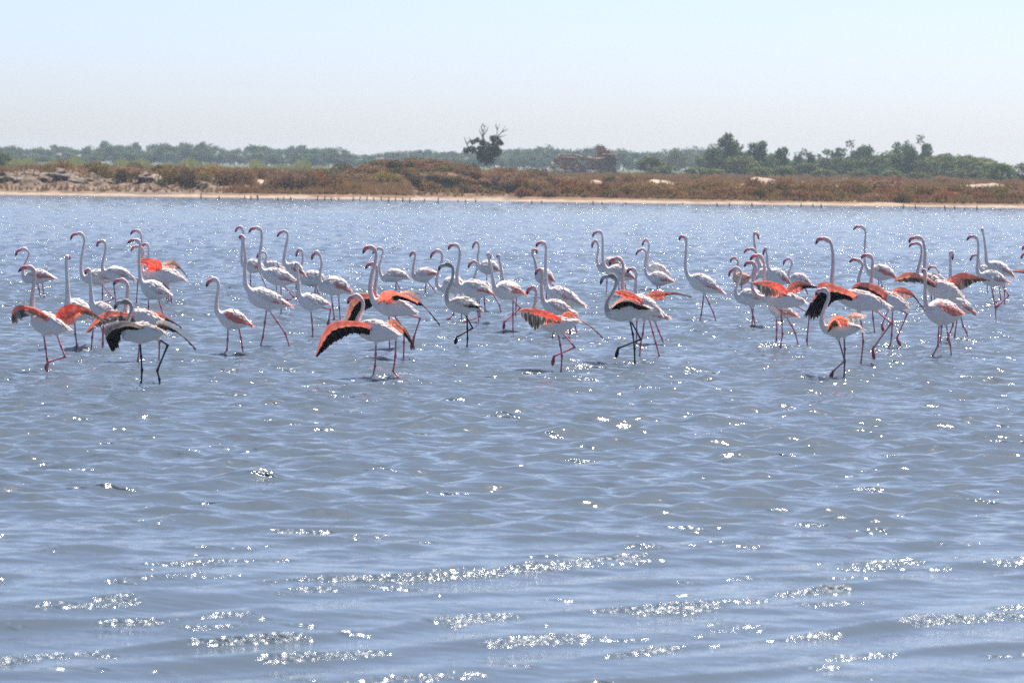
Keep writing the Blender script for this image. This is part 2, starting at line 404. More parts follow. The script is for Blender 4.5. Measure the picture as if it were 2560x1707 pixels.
def shrub(kind, px, Y, wid, hgt, label, group, name='shrub', sink=0.12):
    x = lateral(px, Y); z = zland(x, Y)
    me = kind[int(gs.integers(len(kind)))]
    o = obj(name, me, None, (x, Y, z - sink * hgt))
    o.scale = (wid * .5, wid * .5 * (0.8 + .4 * gs.random()), hgt); o.rotation_euler = (0, 0, gs.random() * 6.283)
    tag(o, label, 'shrub', group); return o
# belt of low saltmarsh bushes on the right shore
BELT = 'low bushes in the belt along the right shore'
LB = 'low rust and olive saltmarsh bush in the dense belt behind the right beach'
for row, (Y0, n, h) in enumerate(((288.0, 38, 0.85), (292.0, 34, 1.05), (297.0, 30, 1.2))):
    for i in range(n):
        px = 1305 + (i + gs.random() * .8) * (1300 / n)
        k = (SH_RUST, SH_OLIVE, SH_RUST, SH_MAROON)[int(gs.choice(4, p=[.36, .40, .08, .16]))]
        shrub(k, px, Y0 + gs.normal() * 0.9, 1.7 + gs.random() * 1.1, h * (0.72 + .5 * gs.random()), LB, BELT)
BR = 'brown and maroon bushes behind the right belt'
for i in range(40):
    px = 1300 + gs.random() * 1290; Y = 312 + gs.random() ** 1.3 * 95
    if any(abs(px - c) < sx * 1.1 and abs(Y - y) < 16 for c, y, sx, sy in PATCH): continue
    shrub((SH_MAROON, SH_RUST, SH_OLIVE)[int(gs.choice(3, p=[.6, .25, .15]))], px, Y, 1.6 + gs.random() * 1.6, 0.45 + .5 * gs.random(), 'low maroon brown scrub bush on the flat behind the right shore belt', BR)
# left bank
LL = 'bushes on the left bank'
for i in range(54):
    px = -30 + gs.random() * 870; Y = 303 + gs.random() ** 1.4 * 80
    shrub((SH_MAROON, SH_RUST, SH_OLIVE, SH_DARK)[int(gs.choice(4, p=[.5, .2, .2, .1]))], px, Y, 2.0 + gs.random() * 2.0, 0.8 + .6 * gs.random(), 'brown maroon scrub bush crowding the top of the eroded left bank', LL)
for nth, (px, Y, w, h, k) in enumerate(sorted(((275, 294, 2.2, 1.05, SH_OLIVE), (312, 292.5, 1.8, 1.1, SH_DARK), (250, 297, 2.0, 1.2, SH_OLIVE), (430, 292, 2.6, 1.3, SH_OLIVE), (462, 291, 2.2, 1.35, SH_DARK), (505, 294, 2.2, 0.95, SH_OLIVE),
                       (575, 293, 2.6, 1.35, SH_MAROON), (615, 295, 2.2, 1.5, SH_MAROON), (115, 299, 2.2, 0.75, SH_OLIVE), (700, 291, 2.6, 1.5, SH_MAROON), (740, 290.5, 2.6, 1.35, SH_MAROON), (765, 293, 2.2, 1.3, SH_DARK), (800, 297, 2.4, 1.3, SH_RUST), (852, 289.5, 1.6, 0.75, SH_OLIVE), (835, 293, 2.2, 1.1, SH_RUST), (893, 291, 1.2, 0.5, SH_OLIVE), (345, 297, 1.3, 0.8, SH_OLIVE)), key=lambda q: q[0]), 1):
    shrub(k, px, Y - 1.5, w * 1.15, h * 1.15, ordinal(nth) + ' rounded shrub from the left along the foot of the left bank', 'shrubs at the foot of the left bank')
# central mound
for i in range(44):
    px = 800 + gs.random() * 520; Y = 309 + gs.random() ** 1.2 * 62
    if 1010 < px < 1300 and Y < 334: Y = 335 + gs.random() * 12
    if any(abs(px - c) < sx * .75 and abs(Y - y) < sy for c, y, sx, sy in GRASS) and gs.random() < .7: continue
    shrub((SH_MAROON, SH_RUST, SH_OLIVE, SH_DARK)[int(gs.choice(4, p=[.45, .2, .2, .15]))], px, Y, 1.8 + gs.random() * 1.8, 0.6 + .5 * gs.random(), 'brown tufted shrub covering the high dune mound left of the ruin', 'shrubs on the central dune mound')
for nth, (px, Y, w, h, k) in enumerate(sorted(((985, 333.5, 2.4, .9, SH_DARK), (1030, 334, 2.2, 1.0, SH_DARK), (1085, 334, 2.4, 1.0, SH_DARK), (1120, 333.5, 2.6, 1.1, SH_OLIVE), (1165, 334.5, 2.4, 1.1, SH_OLIVE), (1205, 334, 2.8, 1.2, SH_OLIVE), (1245, 334.5, 2.2, 1.0, SH_DARK), (1285, 335, 2.4, 1.2, SH_DARK), (1310, 325, 3.0, 1.7, SH_MAROON), (1330, 330, 2.6, 1.6, SH_DARK), (1060, 335, 2.0, 0.8, SH_OLIVE), (1145, 336, 2.2, 1.0, SH_DARK)), key=lambda q: q[0]), 1):
    shrub(k, px, Y - (6 if Y > 333 else 0), w, h, ordinal(nth) + ' dark shrub from the left along the back edge of the little inlet', 'shrubs behind the inlet')
for i in range(44):
    px = 985 + (i % 11 + gs.random()) * 29; Y = 328.2 + (i // 11) * 2.7 + gs.normal() * .4
    shrub((SH_MAROON, SH_RUST, SH_OLIVE, SH_DARK)[int(gs.choice(4, p=[.4, .3, .2, .1]))], px, Y, 1.9 + gs.random() * 1.3, 0.6 + .45 * gs.random(), 'rusty shrub on the seaward face of the central dune mound above the inlet', 'shrubs on the face of the central dune mound')
# single noticeable bushes
shrub(SH_MAROON, 2205, 316, 4.9, 1.55, 'large domed maroon thicket rising above the right shore belt', None, 'thicket')
shrub(SH_DARK, 228, 420, 2.2, 1.5, 'small dark dome of a bush against the yellow reeds, left', None, 'round_bush')
shrub(SH_DARK, 335, 420, 3.4, 1.4, 'wide dark bush in front of the yellow reeds, left', None, 'round_bush')
shrub(SH_DARK, 855, 430, 4.4, 1.6, 'flat topped dark olive bush at the left foot of the dune mound', None, 'round_bush')
shrub(SH_GREEN, 1168, 400, 2.2, 1.9, 'bright green bush on the dune beside the dead topped tree', None, 'round_bush')
shrub(SH_DARK, 1375, 318, 1.7, 1.2, 'dark bush on the slope in front of the stone ruin', None, 'round_bush')
shrub(SH_DARK, 1525, 318, 1.7, 1.15, 'dark bush beside the white sand below the ruin', None, 'round_bush')
shrub(SH_MAROON, 1575, 318, 1.9, 1.2, 'maroon bush between two white sand patches below the ruin', None, 'round_bush')
shrub(SH_MAROON, 1960, 324, 2.0, 1.1, 'maroon bush on the white sand mound, right of centre', None, 'round_bush')
shrub(SH_GREEN, 2360, 640, 2.8, 1.5, 'pale green bush in front of the domed pines at right', None, 'round_bush')
# yellow green reeds beyond the left bank
ry = Buf(); gr = np.random.default_rng(9)
n = 5200
px = np.where(gr.random(n) < .8, gr.random(n) * 560 - 10, 620 + gr.random(n) * 150)
Yr = 520 + gr.random(n) * 70; xr = (px - 1280) / FPX * Yr; zr = land_h(xr, Yr)
hgt = (0.7 + 0.6 * gr.random(n)) * (0.8 + .35 * np.sin(px / 23.0) + .25 * np.sin(px / 9.0))
lean = gr.normal(size=n) * .15; wv = 0.10 + .06 * gr.random(n)
V = np.stack([np.stack([xr - wv, Yr, zr - .1], 1), np.stack([xr + wv, Yr, zr - .1], 1), np.stack([xr + lean + wv * .3, Yr + lean, zr + hgt], 1)], 1).reshape(-1, 3)
tt = gr.random(n)[:, None]
ry.add(V, np.arange(3 * n).reshape(-1, 3), np.repeat(np.array([0.15, 0.16, 0.055]) * (1 - tt) + np.array([0.27, 0.26, 0.09]) * tt, 3, 0))
o = obj('reed_bed', ry.mesh('reed_bed', MAT_SHRUB, False)); tag(o, 'strip of yellow green reeds beyond the left bank below the trees', 'reeds', None, 'stuff')
# thin ground scrub over the dunes
sb = Buf(); n = 70000
px = gr.random(n) * 2660 - 50; Yr = 285.5 + gr.random(n) ** 1.6 * 268; xr = (px - 1280) / FPX * Yr; zr = land_h(xr, Yr)
keep = zr > 0.24
for c, y, sx, sy in PATCH: keep &= (((px - c) / sx) ** 2 + ((Yr - y) / sy) ** 2) > 0.9
keep &= ~((px < 560) & (Yr < 301) & (gr.random(len(px)) < .8))
px, Yr, xr, zr = px[keep], Yr[keep], xr[keep], zr[keep]; n = len(px)
hgt = 0.14 + 0.34 * gr.random(n); wv = .06 + .09 * gr.random(n); l1 = gr.normal(size=n) * .12
V = np.stack([np.stack([xr - wv, Yr, zr - .05], 1), np.stack([xr + wv, Yr + .05, zr - .05], 1), np.stack([xr + l1, Yr + .02, zr + hgt], 1)], 1).reshape(-1, 3)
t1 = (0.5 + 0.5 * np.sin(px / 37.0 + Yr / 5))[:, None] * .7 + .3 * gr.random(n)[:, None]
ccs = np.array([0.22, 0.11, 0.065]) * (1 - t1) + np.array([0.27, 0.17, 0.08]) * t1
sb.add(V, np.arange(3 * n).reshape(-1, 3), np.repeat(ccs, 3, 0))
o = obj('dune_scrub', sb.mesh('dune_scrub', MAT_SHRUB, False)); tag(o, 'thin dry brown scrub covering the dunes between the bushes', 'scrub', None, 'stuff')
# rocks of the eroded bank
def rock_mesh(g):
    bm = bmesh.new(); bmesh.ops.create_icosphere(bm, subdivisions=2, radius=1)
    for v in bm.verts:
        d = v.co.normalized(); q = 1 + .25 * math.sin(d.x * 4 + g.random() * .3) + .22 * math.sin(d.y * 5 + d.z * 3 + 1)
        v.co = Vector((d.x * q, d.y * q, d.z * q * .6)) + Vector(g.normal(size=3)) * .05
    V = np.array([v.co[:] for v in bm.verts]); F = np.array([[v.index for v in f.verts] for f in bm.faces]); bm.free()
    return mesh_np('rock', V, F, np.tile(np.array([.18, .145, .118]), (len(V), 1)), MAT_STONE, False)
RM = [rock_mesh(gs) for _ in range(3)]
for i, (px, Y, s) in enumerate(sorted(((10, 291, 1.1), (45, 290, .9), (75, 293, .8), (110, 291, .7), (150, 290, .9), (195, 289.6, 1.0), (225, 291, .7), (265, 290, .6), (360, 290, .8), (395, 291, .9), (425, 289.6, .6), (500, 289, .7), (520, 288.6, .5), (640, 289, .6), (620, 290.5, .6), (665, 291.5, .5), (770, 288.6, .45), (985, 287, .3)))):
    x = lateral(px, Y); o = obj('rock', RM[i % 3], None, (x, Y, zland(x, Y) - .02)); o.scale = (s, s * .8, s * .55); o.rotation_euler = (0, 0, i * 1.7)
    tag(o, ordinal(i + 1) + ' grey brown rock from the left along the eroded bank above the beach', 'rock', 'rocks along the foot of the left bank')
# ------------------------------------------------------------------ trees
gt = np.random.default_rng(123)
def crown_mesh(kind, c0, c1, g, n=1200):
    """unit tree crown: height 1, base of tree at 0"""
    bf = Buf()
    if kind == 'pine':                                  # umbrella pine: broad rounded cap
        k = 15; a = g.random(k) * 6.283; r = np.sqrt(g.random(k)) * .42
        ce = np.stack([np.cos(a) * r, np.sin(a) * r, .80 - .9 * r ** 2 + g.normal(size=k) * .03], 1); ra = .13 + .07 * g.random(k)
        low = np.stack([np.cos(a) * .40, np.sin(a) * .40, .10 + .34 * g.random(k)], 1)
        ce = np.concatenate([ce, low]); ra = np.concatenate([ra, .13 + .06 * g.random(k)])
    elif kind == 'round':
        k = 20; d = g.normal(size=(k, 3)); d /= np.linalg.norm(d, axis=1)[:, None]
        ce = d * np.array([.32, .32, .38]) + np.array([0, 0, .50]); ra = .12 + .09 * g.random(k)
    elif kind == 'open':                                # open-crowned, clumps with sky between
        k = 13; a = g.random(k) * 6.283; r = .1 + .34 * g.random(k)
        ce = np.stack([np.cos(a) * r, np.sin(a) * r, .35 + .58 * g.random(k) * (1.25 - r)], 1); ra = .07 + .06 * g.random(k)
        b2 = np.stack([np.cos(a) * .2, np.sin(a) * .2, .22 + .2 * g.random(k)], 1)
        ce = np.concatenate([ce, b2]); ra = np.concatenate([ra, .11 + .05 * g.random(k)])
    elif kind == 'tall':
        k = 42; z = .08 + .86 * g.random(k); a = g.random(k) * 6.283; r = .36 * np.sqrt(np.clip(1.08 - z, .05, 1)) * g.random(k) ** .5
        ce = np.stack([np.cos(a) * r, np.sin(a) * r, z], 1); ra = .08 + .06 * g.random(k)
    ra = ra * 1.0
    leaf_cloud(bf, ce, ra, n, 0.040, c0, c1, g, flat=.85, stretch=1.3, shell=.6)
    leaf_cloud(bf, ce, ra * 1.12, n // 6, 0.024, c0, c1, g, stretch=1.6, shell=.2)
    me = bf.mesh('crown', MAT_TREE, False)
    tb = Buf(); br = (.10, .085, .07)
    tube(tb, [(0, 0, -.08), (.01, 0, .2), (-.01, .01, .5), (.0, 0, .78)], [.032, .026, .018, .006], br, 6)
    for j in range(7):
        q = ce[int(g.integers(len(ce)))]; z0 = .2 + .35 * g.random()
        tube(tb, [(0, 0, z0), tuple(q * .5 + np.array([0, 0, z0]) * .5 + np.array([0, 0, .03])), tuple(q)], [.014, .010, .004], br, 5)
    return me, tb.mesh('trunk', MAT_BARK, True)
G0 = np.array((.045, .072, .028)); G1 = np.array((.13, .18, .068))
PROTO = {k: [crown_mesh(k, G0, G1, gt) for _ in range(m)] for k, m in (('pine', 4), ('round', 3), ('open', 2), ('tall', 3))}
PROTO['olive'] = [crown_mesh('round', np.array((.070, .090, .024)), np.array((.18, .21, .075)), gt) for _ in range(2)]
PROTO['olivepine'] = [crown_mesh('pine', np.array((.070, .090, .024)), np.array((.18, .21, .075)), gt) for _ in range(3)]
def tree(kind, px, Y, ytop, wpx, label, group=None, name='tree', base=None):
    x = lateral(px, Y); z0 = zland(x, Y) if base is None else base
    H = height_at(ytop, px, Y) - z0
    cm, tm = PROTO[kind][int(gt.integers(len(PROTO[kind])))]
    r = empty(name, (x, Y, z0)); tag(r, label, 'tree', group)
    W = wpx / FPX * Y * (1.45 if kind == 'open' else 1.3 if Y < 700 else 1.15)
    s = Vector((W, W * .9, H)); rz = gt.random() * 6.283
    for nm, me in (('crown', cm), ('trunk', tm)):
        o = obj(nm, me, r); o.scale = s; o.rotation_euler = (0, 0, rz)
    return r
SKY_L = [(-10, 368), (30, 358), (60, 372), (110, 366), (150, 361), (200, 373), (232, 360), (262, 352), (292, 360), (330, 357), (362, 366), (385, 354), (415, 360), (450, 358), (485, 352), (510, 354), (540, 358), (580, 373), (606, 364), (640, 356), (680, 368), (720, 370), (740, 363), (775, 367), (815, 366), (845, 365), (880, 386), (925, 382), (965, 380), (990, 374), (1020, 373), (1055, 374), (1095, 376), (1130, 373), (1180, 376),
         (1262, 372), (1300, 366), (1330, 366), (1368, 359), (1410, 368), (1450, 368), (1490, 362), (1530, 365), (1560, 370), (1600, 376), (1645, 379), (1690, 366), (1740, 364), (1775, 366)]
sx_, sy_ = zip(*SKY_L)
GL = 'far tree line behind the dunes'
LT = 'hazy blue green pine in the continuous far tree line left of centre'
LT2 = 'hazy blue green tree in the far line behind the ruin'
px = -15.0; i = 0
while px < 1790:
    yt = np.interp(px, sx_, sy_)
    w = 38 + 36 * gt.random()
    k = ('pine', 'round', 'pine', 'tall')[int(gt.choice(4, p=[.5, .3, .1, .1]))]
    tree(k, px, 980 + gt.random() * 160, yt - 1 + gt.random() * 3, w, LT if px < 1210 else LT2, GL if px < 1210 else GL + ' beyond the ruin', 'pine_tree')
    # a lower one in front closes the line
    tree('round', px + 12, 880 + gt.random() * 80, yt + 13 + gt.random() * 8, w * .9, 'lower rounded tree filling the foot of the far hazy tree line', 'lower trees of the far line', 'pine_tree')
    px += 20 + 9 * gt.random(); i += 1
# named single trees
tree('olive', 1690, 800, 372, 60, 'low rounded green tree where the wood begins right of the ruin', None, 'tree')
tree('tall', 1822, 560, 334, 95, 'tallest broad grey green tree right of the ruin', None, 'tree')
tree('round', 1805, 575, 345, 80, 'dense grey green tree at left side of the tallest one', None, 'tree')
tree('tall', 1893, 560, 341, 85, 'tall grey green tree just right of the tallest one', None, 'tree')
tree('olive', 1858, 540, 385, 85, 'low light green tree at the foot of the two tall grey green trees', None, 'tree')
tree('tall', 1955, 565, 358, 46, 'slim ragged tree with a thin spike between tall trees and rounded one', None, 'tree')
tree('olive', 1940, 600, 385, 70, 'low olive tree under the slim ragged tree', None, 'tree')
tree('round', 2010, 570, 372, 56, 'rounded blue green tree standing alone in the gap right of the tall trees', None, 'tree')
tree('olive', 2015, 560, 408, 75, 'low yellow green bushy tree below the rounded blue green tree', None, 'tree')
tree('open', 2068, 575, 372, 66, 'open crowned tree with sky showing through, left of two', None, 'tree')
tree('open', 2128, 565, 348, 72, 'taller open crowned tree with gaps in its top, right part of the wood', None, 'tree')
tree('tall', 2165, 570, 352, 64, 'open crowned tree with flat top leaning right, beside the taller one', None, 'tree')
tree('olive', 2110, 555, 388, 70, 'dense olive tree below the open crowned trees', None, 'tree')
tree('olivepine', 2180, 550, 386, 100, 'broad olive green pine in front of the open crowned trees', None, 'tree')
tree('open', 2283, 560, 334, 66, 'tall tree with one round tuft on top, standing over the domed pines', None, 'tree')
tree('round', 2262, 565, 352, 60, 'grey green tree under the tall tufted tree', None, 'tree')
tree('tall', 2315, 565, 360, 52, 'drooping grey green tree right of the tall tufted tree', None, 'tree')
for px_, yt, w, lb in ((2238, 368, 90, 'leftmost domed olive pine of the right hand ridge'), (2300, 384, 100, 'domed olive pine below the tall tufted tree'), (2375, 377, 105, 'highest smooth domed olive pine on the right hand ridge'), (2432, 390, 95, 'domed olive pine where the right hand ridge drops'), (2462, 394, 70, 'last domed pine at the right end of the ridge'), (2340, 392, 90, 'olive pine between the domes of the right hand ridge'), (2405, 404, 80, 'low olive pine filling the ridge under the domes')):
    tree('olivepine', px_, 545 + gt.random() * 25, yt, w, lb, None, 'pine_tree')
tree('olive', 2505, 470, 409, 60, 'low dark green bushy tree beyond the end of the pine ridge', None, 'tree')
tree('olive', 2565, 460, 403, 55, 'dark green tree cut by the right edge of the picture', None, 'tree')
tree('olive', 1628, 520, 392, 58, 'bright olive green umbrella shaped tree just right of the ruin', None, 'tree')
tree('olive', 1660, 515, 410, 60, 'low bright green bush spreading right of the umbrella shaped tree', None, 'tree')
tree('olive', 5, 480, 382, 50, 'olive green tree at the left edge of the picture', None, 'tree')
for px_, yt, w in ((1740, 418, 60), (1780, 420, 60), (1900, 418, 60), (1960, 415, 60), (2060, 424, 60), (2150, 426, 60), (2230, 427, 60), (2300, 428, 60), (2440, 428, 60), (2480, 430, 60), (2400, 424, 50)):
    tree('olive', px_, 480 + gt.random() * 30, yt, w, 'low grey green scrub tree in the row under the right hand wood', 'low scrub trees under the right hand wood', 'tree')
for j, px_ in enumerate(range(1785, 2490, 27)):
    tree(('olive', 'round', 'olivepine')[j % 3], px_ + gt.normal() * 5, 590 + gt.random() * 50, (378 if px_ < 1930 else 392 if px_ < 2080 else 384) + gt.random() * 12 + (8 if px_ > 2440 else 0), 62 + 20 * gt.random(), 'dense lower tree of the grey green wood on the right, under its tall crowns', 'lower trees of the right hand wood', 'tree')
# the tree with a dead top
Y = 430; x = lateral(1212, Y); z0 = zland(x, Y); m_px = Y / FPX
r = empty('tree', (x, Y, z0)); tag(r, 'dark green tree with bare dead branches sticking out of its top', 'tree')
bf = Buf()
def rel(px, py): return np.array([(px - 1212) * m_px, 0, height_at(py, px, Y) - z0])
ce, ra = [], []
for px_, py_, rr in ((1182, 355, 8), (1192, 351, 8), (1205, 356, 10), (1232, 348, 11), (1245, 353, 9), (1252, 358, 7), (1215, 366, 13), (1235, 368, 14), (1200, 378, 15), (1180, 374, 11), (1165, 376, 9), (1220, 385, 18), (1240, 382, 14), (1225, 398, 14), (1205, 395, 15), (1248, 378, 9)):
    p = rel(px_, py_); p[1] = gt.normal() * .5; ce.append(p); ra.append(rr * m_px)
leaf_cloud(bf, ce, np.array(ra) * .88, 3200, .125, (.034, .056, .022), (.08, .115, .042), gt, stretch=1.2, shell=.6)
obj('crown', bf.mesh('crown', MAT_TREE, False), r)
tb = Buf(); bc = (.16, .14, .12)
tube(tb, [rel(1216, 416), rel(1214, 395), rel(1210, 365), rel(1206, 335), rel(1213, 312)], [.22, .18, .12, .06, .02], bc, 6)
for pts in (((1214, 395), (1230, 370), (1240, 345), (1243, 322), (1248, 310)), ((1240, 345), (1254, 330), (1262, 314)), ((1240, 345), (1256, 341), (1266, 338)), ((1209, 350), (1200, 332), (1196, 322)), ((1207, 340), (1216, 326), (1220, 316)), ((1243, 325), (1238, 315), (1239, 309)), ((1206, 330), (1202, 318), (1205, 309)), ((1172, 372), (1163, 352), (1160, 342)), ((1168, 360), (1175, 350), (1172, 343)), ((1254, 330), (1262, 327), (1270, 322)), ((1211, 318), (1206, 313), (1208, 308))):
    pp = [rel(*q) for q in pts]
    for q in pp: q[1] += gt.normal() * .12
    tube(tb, pp, list(np.linspace(.085, .022, len(pp))), bc, 5)
obj('trunk', tb.mesh('trunk', MAT_BARK, True), r)

# ------------------------------------------------------------------ the stone ruin
Y = 520.0; XR = lateral(1455, Y); ZR = zland(XR, Y); mp = Y / FPX
ruin = empty('stone_ruin', (XR, Y, ZR)); tag(ruin, 'roofless reddish stone ruin with a broken gable standing among the dunes', 'ruin')
gu = np.random.default_rng(4)
def stone_mesh(c):
    bm = bmesh.new(); bmesh.ops.create_cube(bm, size=1)
    bmesh.ops.bevel(bm, geom=bm.edges[:], offset=.12, segments=1, affect='EDGES')
    for v in bm.verts: v.co += Vector(gu.normal(size=3)) * .05
    bmesh.ops.triangulate(bm, faces=bm.faces[:])
    V = np.array([v.co[:] for v in bm.verts]); F = np.array([[v.index for v in f.verts] for f in bm.faces]); bm.free()
    return mesh_np('stone', V, F, np.tile(np.array(c), (len(V), 1)), MAT_STONE, False)
ST = [stone_mesh(c) for c in ((.38, .26, .19), (.50, .37, .27), (.29, .215, .17), (.76, .63, .50), (.45, .25, .17))]
def rz(px, py): return (px - 1455) * mp, height_at(py, px, Y) - ZR
def wall_stones(prof_x, prof_y, y0, y_bottom, depth, step=.50, course=.27, holes=(), pick=None):
    """courses of single stones up to the ragged top line given in photo points"""
    xs = [rz(p, 420)[0] for p in prof_x]; top = [rz(p, q)[1] for p, q in zip(prof_x, prof_y)]
    zb = rz(1455, y_bottom)[1]; z = zb; row = 0
    while z < max(top):
        x = xs[0] + (row % 2) * step * .5
        while x < xs[-1]:
            w = step * (.75 + .5 * gu.random())
            if z + course * .6 < np.interp(x + w / 2, xs, top) and not any(rz(a, 420)[0] < x + w / 2 < rz(b, 420)[0] and rz(a, c)[1] > z + course / 2 > rz(a, d)[1] for a, b, c, d in holes):
                o = obj('stone', ST[int(gu.choice(5)) if pick is None else pick[int(gu.integers(len(pick)))]], ruin, (x + w / 2, y0 + gu.normal() * .03, z + course / 2))
                o.scale = (w * .97, depth * (.9 + .2 * gu.random()), course * .97); o.rotation_euler = (0, gu.normal() * .02, gu.normal() * .03)
            x += w
        z += course; row += 1
wall_stones([1378, 1386, 1394, 1396, 1450, 1452, 1472, 1478, 1506], [404, 398, 396, 384, 384, 392, 393, 396, 396], 0.0, 432, .5, holes=((1392, 1404, 410, 424), (1418, 1426, 412, 424), (1438, 1448, 412, 422), (1440, 1472, 401, 409)))
wall_stones([1470, 1490, 1506, 1512], [394, 392, 392, 394], 1.6, 432, .45)
wall_stones([1488, 1492, 1506, 1514, 1528, 1534], [365, 362, 363, 370, 378, 385], 2.1, 394, .5, pick=[0, 2, 4])
wall_stones([1505, 1515, 1534, 1536], [386, 384, 384, 386], -.6, 434, 1.6, course=.3, pick=[2, 2, 0])
wall_stones([1396, 1410, 1448], [386, 388, 387], 3.2, 432, .5)
rub = Buf()
for i, (a, b, q) in enumerate(((1376, 1430, 429), (1470, 1505, 432))):
    for j in range(10):
        px_ = a + (b - a) * gu.random(); xx, zz = rz(px_, q - gu.random() * 2)
        o = obj('stone', ST[3], ruin, (xx, -.9 - gu.random() * .6, zz)); o.scale = (.45, .4, .2 + .15 * gu.random()); o.rotation_euler = (gu.random() * .4, gu.random() * .4, gu.random() * 3)
for a, b, q in ((1470, 1506, 396), (1474, 1500, 418), (1398, 1440, 393)):          # fallen beams along the wall heads
    x0, z0 = rz(a, q); x1, z1 = rz(b, q + 3); bb = Buf(); tube(bb, [(x0, -.45, z0), (x1, -.5, z1)], [.1, .1], (.34, .22, .16), 6)
    obj('beam', bb.mesh('beam', MAT_WOOD), ruin)
xx, zz = rz(1381, 424); bb = Buf(); tube(bb, [(xx, -.5, zz), (xx - .05, -.5, zz + .9)], [.12, .10], (.5, .44, .36), 6); obj('post', bb.mesh('post', MAT_WOOD), ruin)
xl = lateral(1345, 500); zl = zland(xl, 500)
lw = empty('rubble_wall', (xl, 500, zl)); tag(lw, 'low dark remnant of rubble wall left of the stone ruin', 'wall')
for j in range(26):
    o = obj('stone', ST[2], lw, ((gu.random() - .5) * 2.0, gu.normal() * .1, .12 + .26 * (j % 3))); o.scale = (.45, .4, .28); o.rotation_euler = (0, 0, gu.random() * .4)

# ------------------------------------------------------------------ stakes in the shallows
KB = 2352 / 660.0
STK = [(0, [(1788, 650, 700), (1835, 688, 705), (1952, 672, 705), (2180, 675, 708), (2237, 672, 710), (2298, 668, 712)]),
       (640, [(15, 672, 712), (195, 688, 715), (248, 682, 705), (307, 680, 712), (545, 675, 718), (610, 675, 715), (670, 688, 718), (737, 690, 712), (862, 685, 718), (925, 682, 718), (988, 678, 718), (1052, 690, 720), (1115, 680, 718), (1178, 685, 728), (1242, 685, 722), (1308, 690, 730), (1370, 690, 730), (1497, 698, 725), (1620, 692, 733), (1800, 710, 730), (1868, 708, 737), (1955, 706, 735)]),
       (1260, [(245, 718, 745), (337, 715, 742), (522, 735, 745), (797, 722, 752), (873, 728, 752), (1085, 735, 750), (1593, 738, 752), (1900, 735, 768), (2007, 738, 768), (2210, 738, 772), (2320, 758, 772)]),
       (1900, [(40, 762, 772), (252, 755, 775), (367, 742, 772), (473, 748, 772), (545, 745, 780), (1277, 750, 790), (1385, 752, 793), (1648, 760, 800), (1735, 765, 800), (1823, 783, 800), (1932, 765, 802), (2140, 793, 805)])]
nst = 0
for ox, lst in STK:
    for (cx, y0, y1) in lst:
        px_, pt, pb = ox + cx / KB, 300 + y0 / KB, 300 + y1 / KB
        p, t = on_water(px_, pb + .5); hgt = (pb - pt) / FPX * t
        bb = Buf(); ln = gu.normal() * .10
        tube(bb, [(0, 0, -.5), (0.005, 0, 0), (ln * hgt * .5 + .008, 0, hgt * .55), (ln * hgt, 0.01, hgt)], [.045, .043, .040, .034], (.075, .058, .05), 7)
        o = obj('wooden_stake', bb.mesh('stake', MAT_WOOD), None, p); nst += 1; tag(o, ordinal(nst) + ' dark wooden stake from the left in the row off the far shore', 'stake', 'row of stakes along the far shore')
# ------------------------------------------------------------------ flamingos
CROP = {'A': (0, 540, 3.564), 'B': (480, 540, 3.564), 'C': (760, 540, 3.563), 'D': (1040, 540, 3.564), 'E': (1280, 540, 3.563), 'F': (1660, 540, 3.5625), 'H': (1980, 540, 3.732), 'I': (2220, 540, 3.732)}
def spline(P, n):
    """Catmull-Rom through points (k,d) -> (n,d), even in arc length"""
    P = np.asarray(P, float)
    if len(P) == 2:
        t = np.linspace(0, 1, n)[:, None]; return P[0] * (1 - t) + P[1] * t
    Q = np.concatenate([[2 * P[0] - P[1]], P, [2 * P[-1] - P[-2]]]); out = []
    for i in range(len(P) - 1):
        p0, p1, p2, p3 = Q[i:i + 4]
        for t in np.linspace(0, 1, 14, endpoint=False):
            out.append(.5 * ((2 * p1) + (-p0 + p2) * t + (2 * p0 - 5 * p1 + 4 * p2 - p3) * t * t + (-p0 + 3 * p1 - 3 * p2 + p3) * t ** 3))
    out.append(P[-1]); out = np.array(out)
    s = np.concatenate([[0], np.cumsum(np.linalg.norm(np.diff(out, axis=0), axis=1))]); u = np.linspace(0, s[-1], n)
    return np.stack([np.interp(u, s, out[:, k]) for k in range(out.shape[1])], 1)
def loft(P, rv, rl, lat, seg=10):
    """closed tube through P; rv: radius in the bird's plane, rl: across it"""
    P = np.asarray(P, float); n = len(P)
    T = np.gradient(P, axis=0); T /= np.linalg.norm(T, axis=1)[:, None] + 1e-9
    U = np.cross(T, lat); U /= np.linalg.norm(U, axis=1)[:, None] + 1e-9
    Lv = np.cross(U, T)
    a = np.linspace(0, 2 * math.pi, seg, endpoint=False)
    V = P[:, None, :] + U[:, None, :] * (np.cos(a)[None, :, None] * np.asarray(rv)[:, None, None]) + Lv[:, None, :] * (np.sin(a)[None, :, None] * np.asarray(rl)[:, None, None])
    V = V.reshape(-1, 3); F4 = grid_faces(n, seg, True)
    V = np.concatenate([V, P[:1], P[-1:]]); b = n * seg; k = np.arange(seg); k2 = (k + 1) % seg
    F3 = np.concatenate([np.stack([np.full(seg, b), k2, k], 1), np.stack([np.full(seg, b + 1), (n - 1) * seg + k, (n - 1) * seg + k2], 1)])
    return V, F4, F3
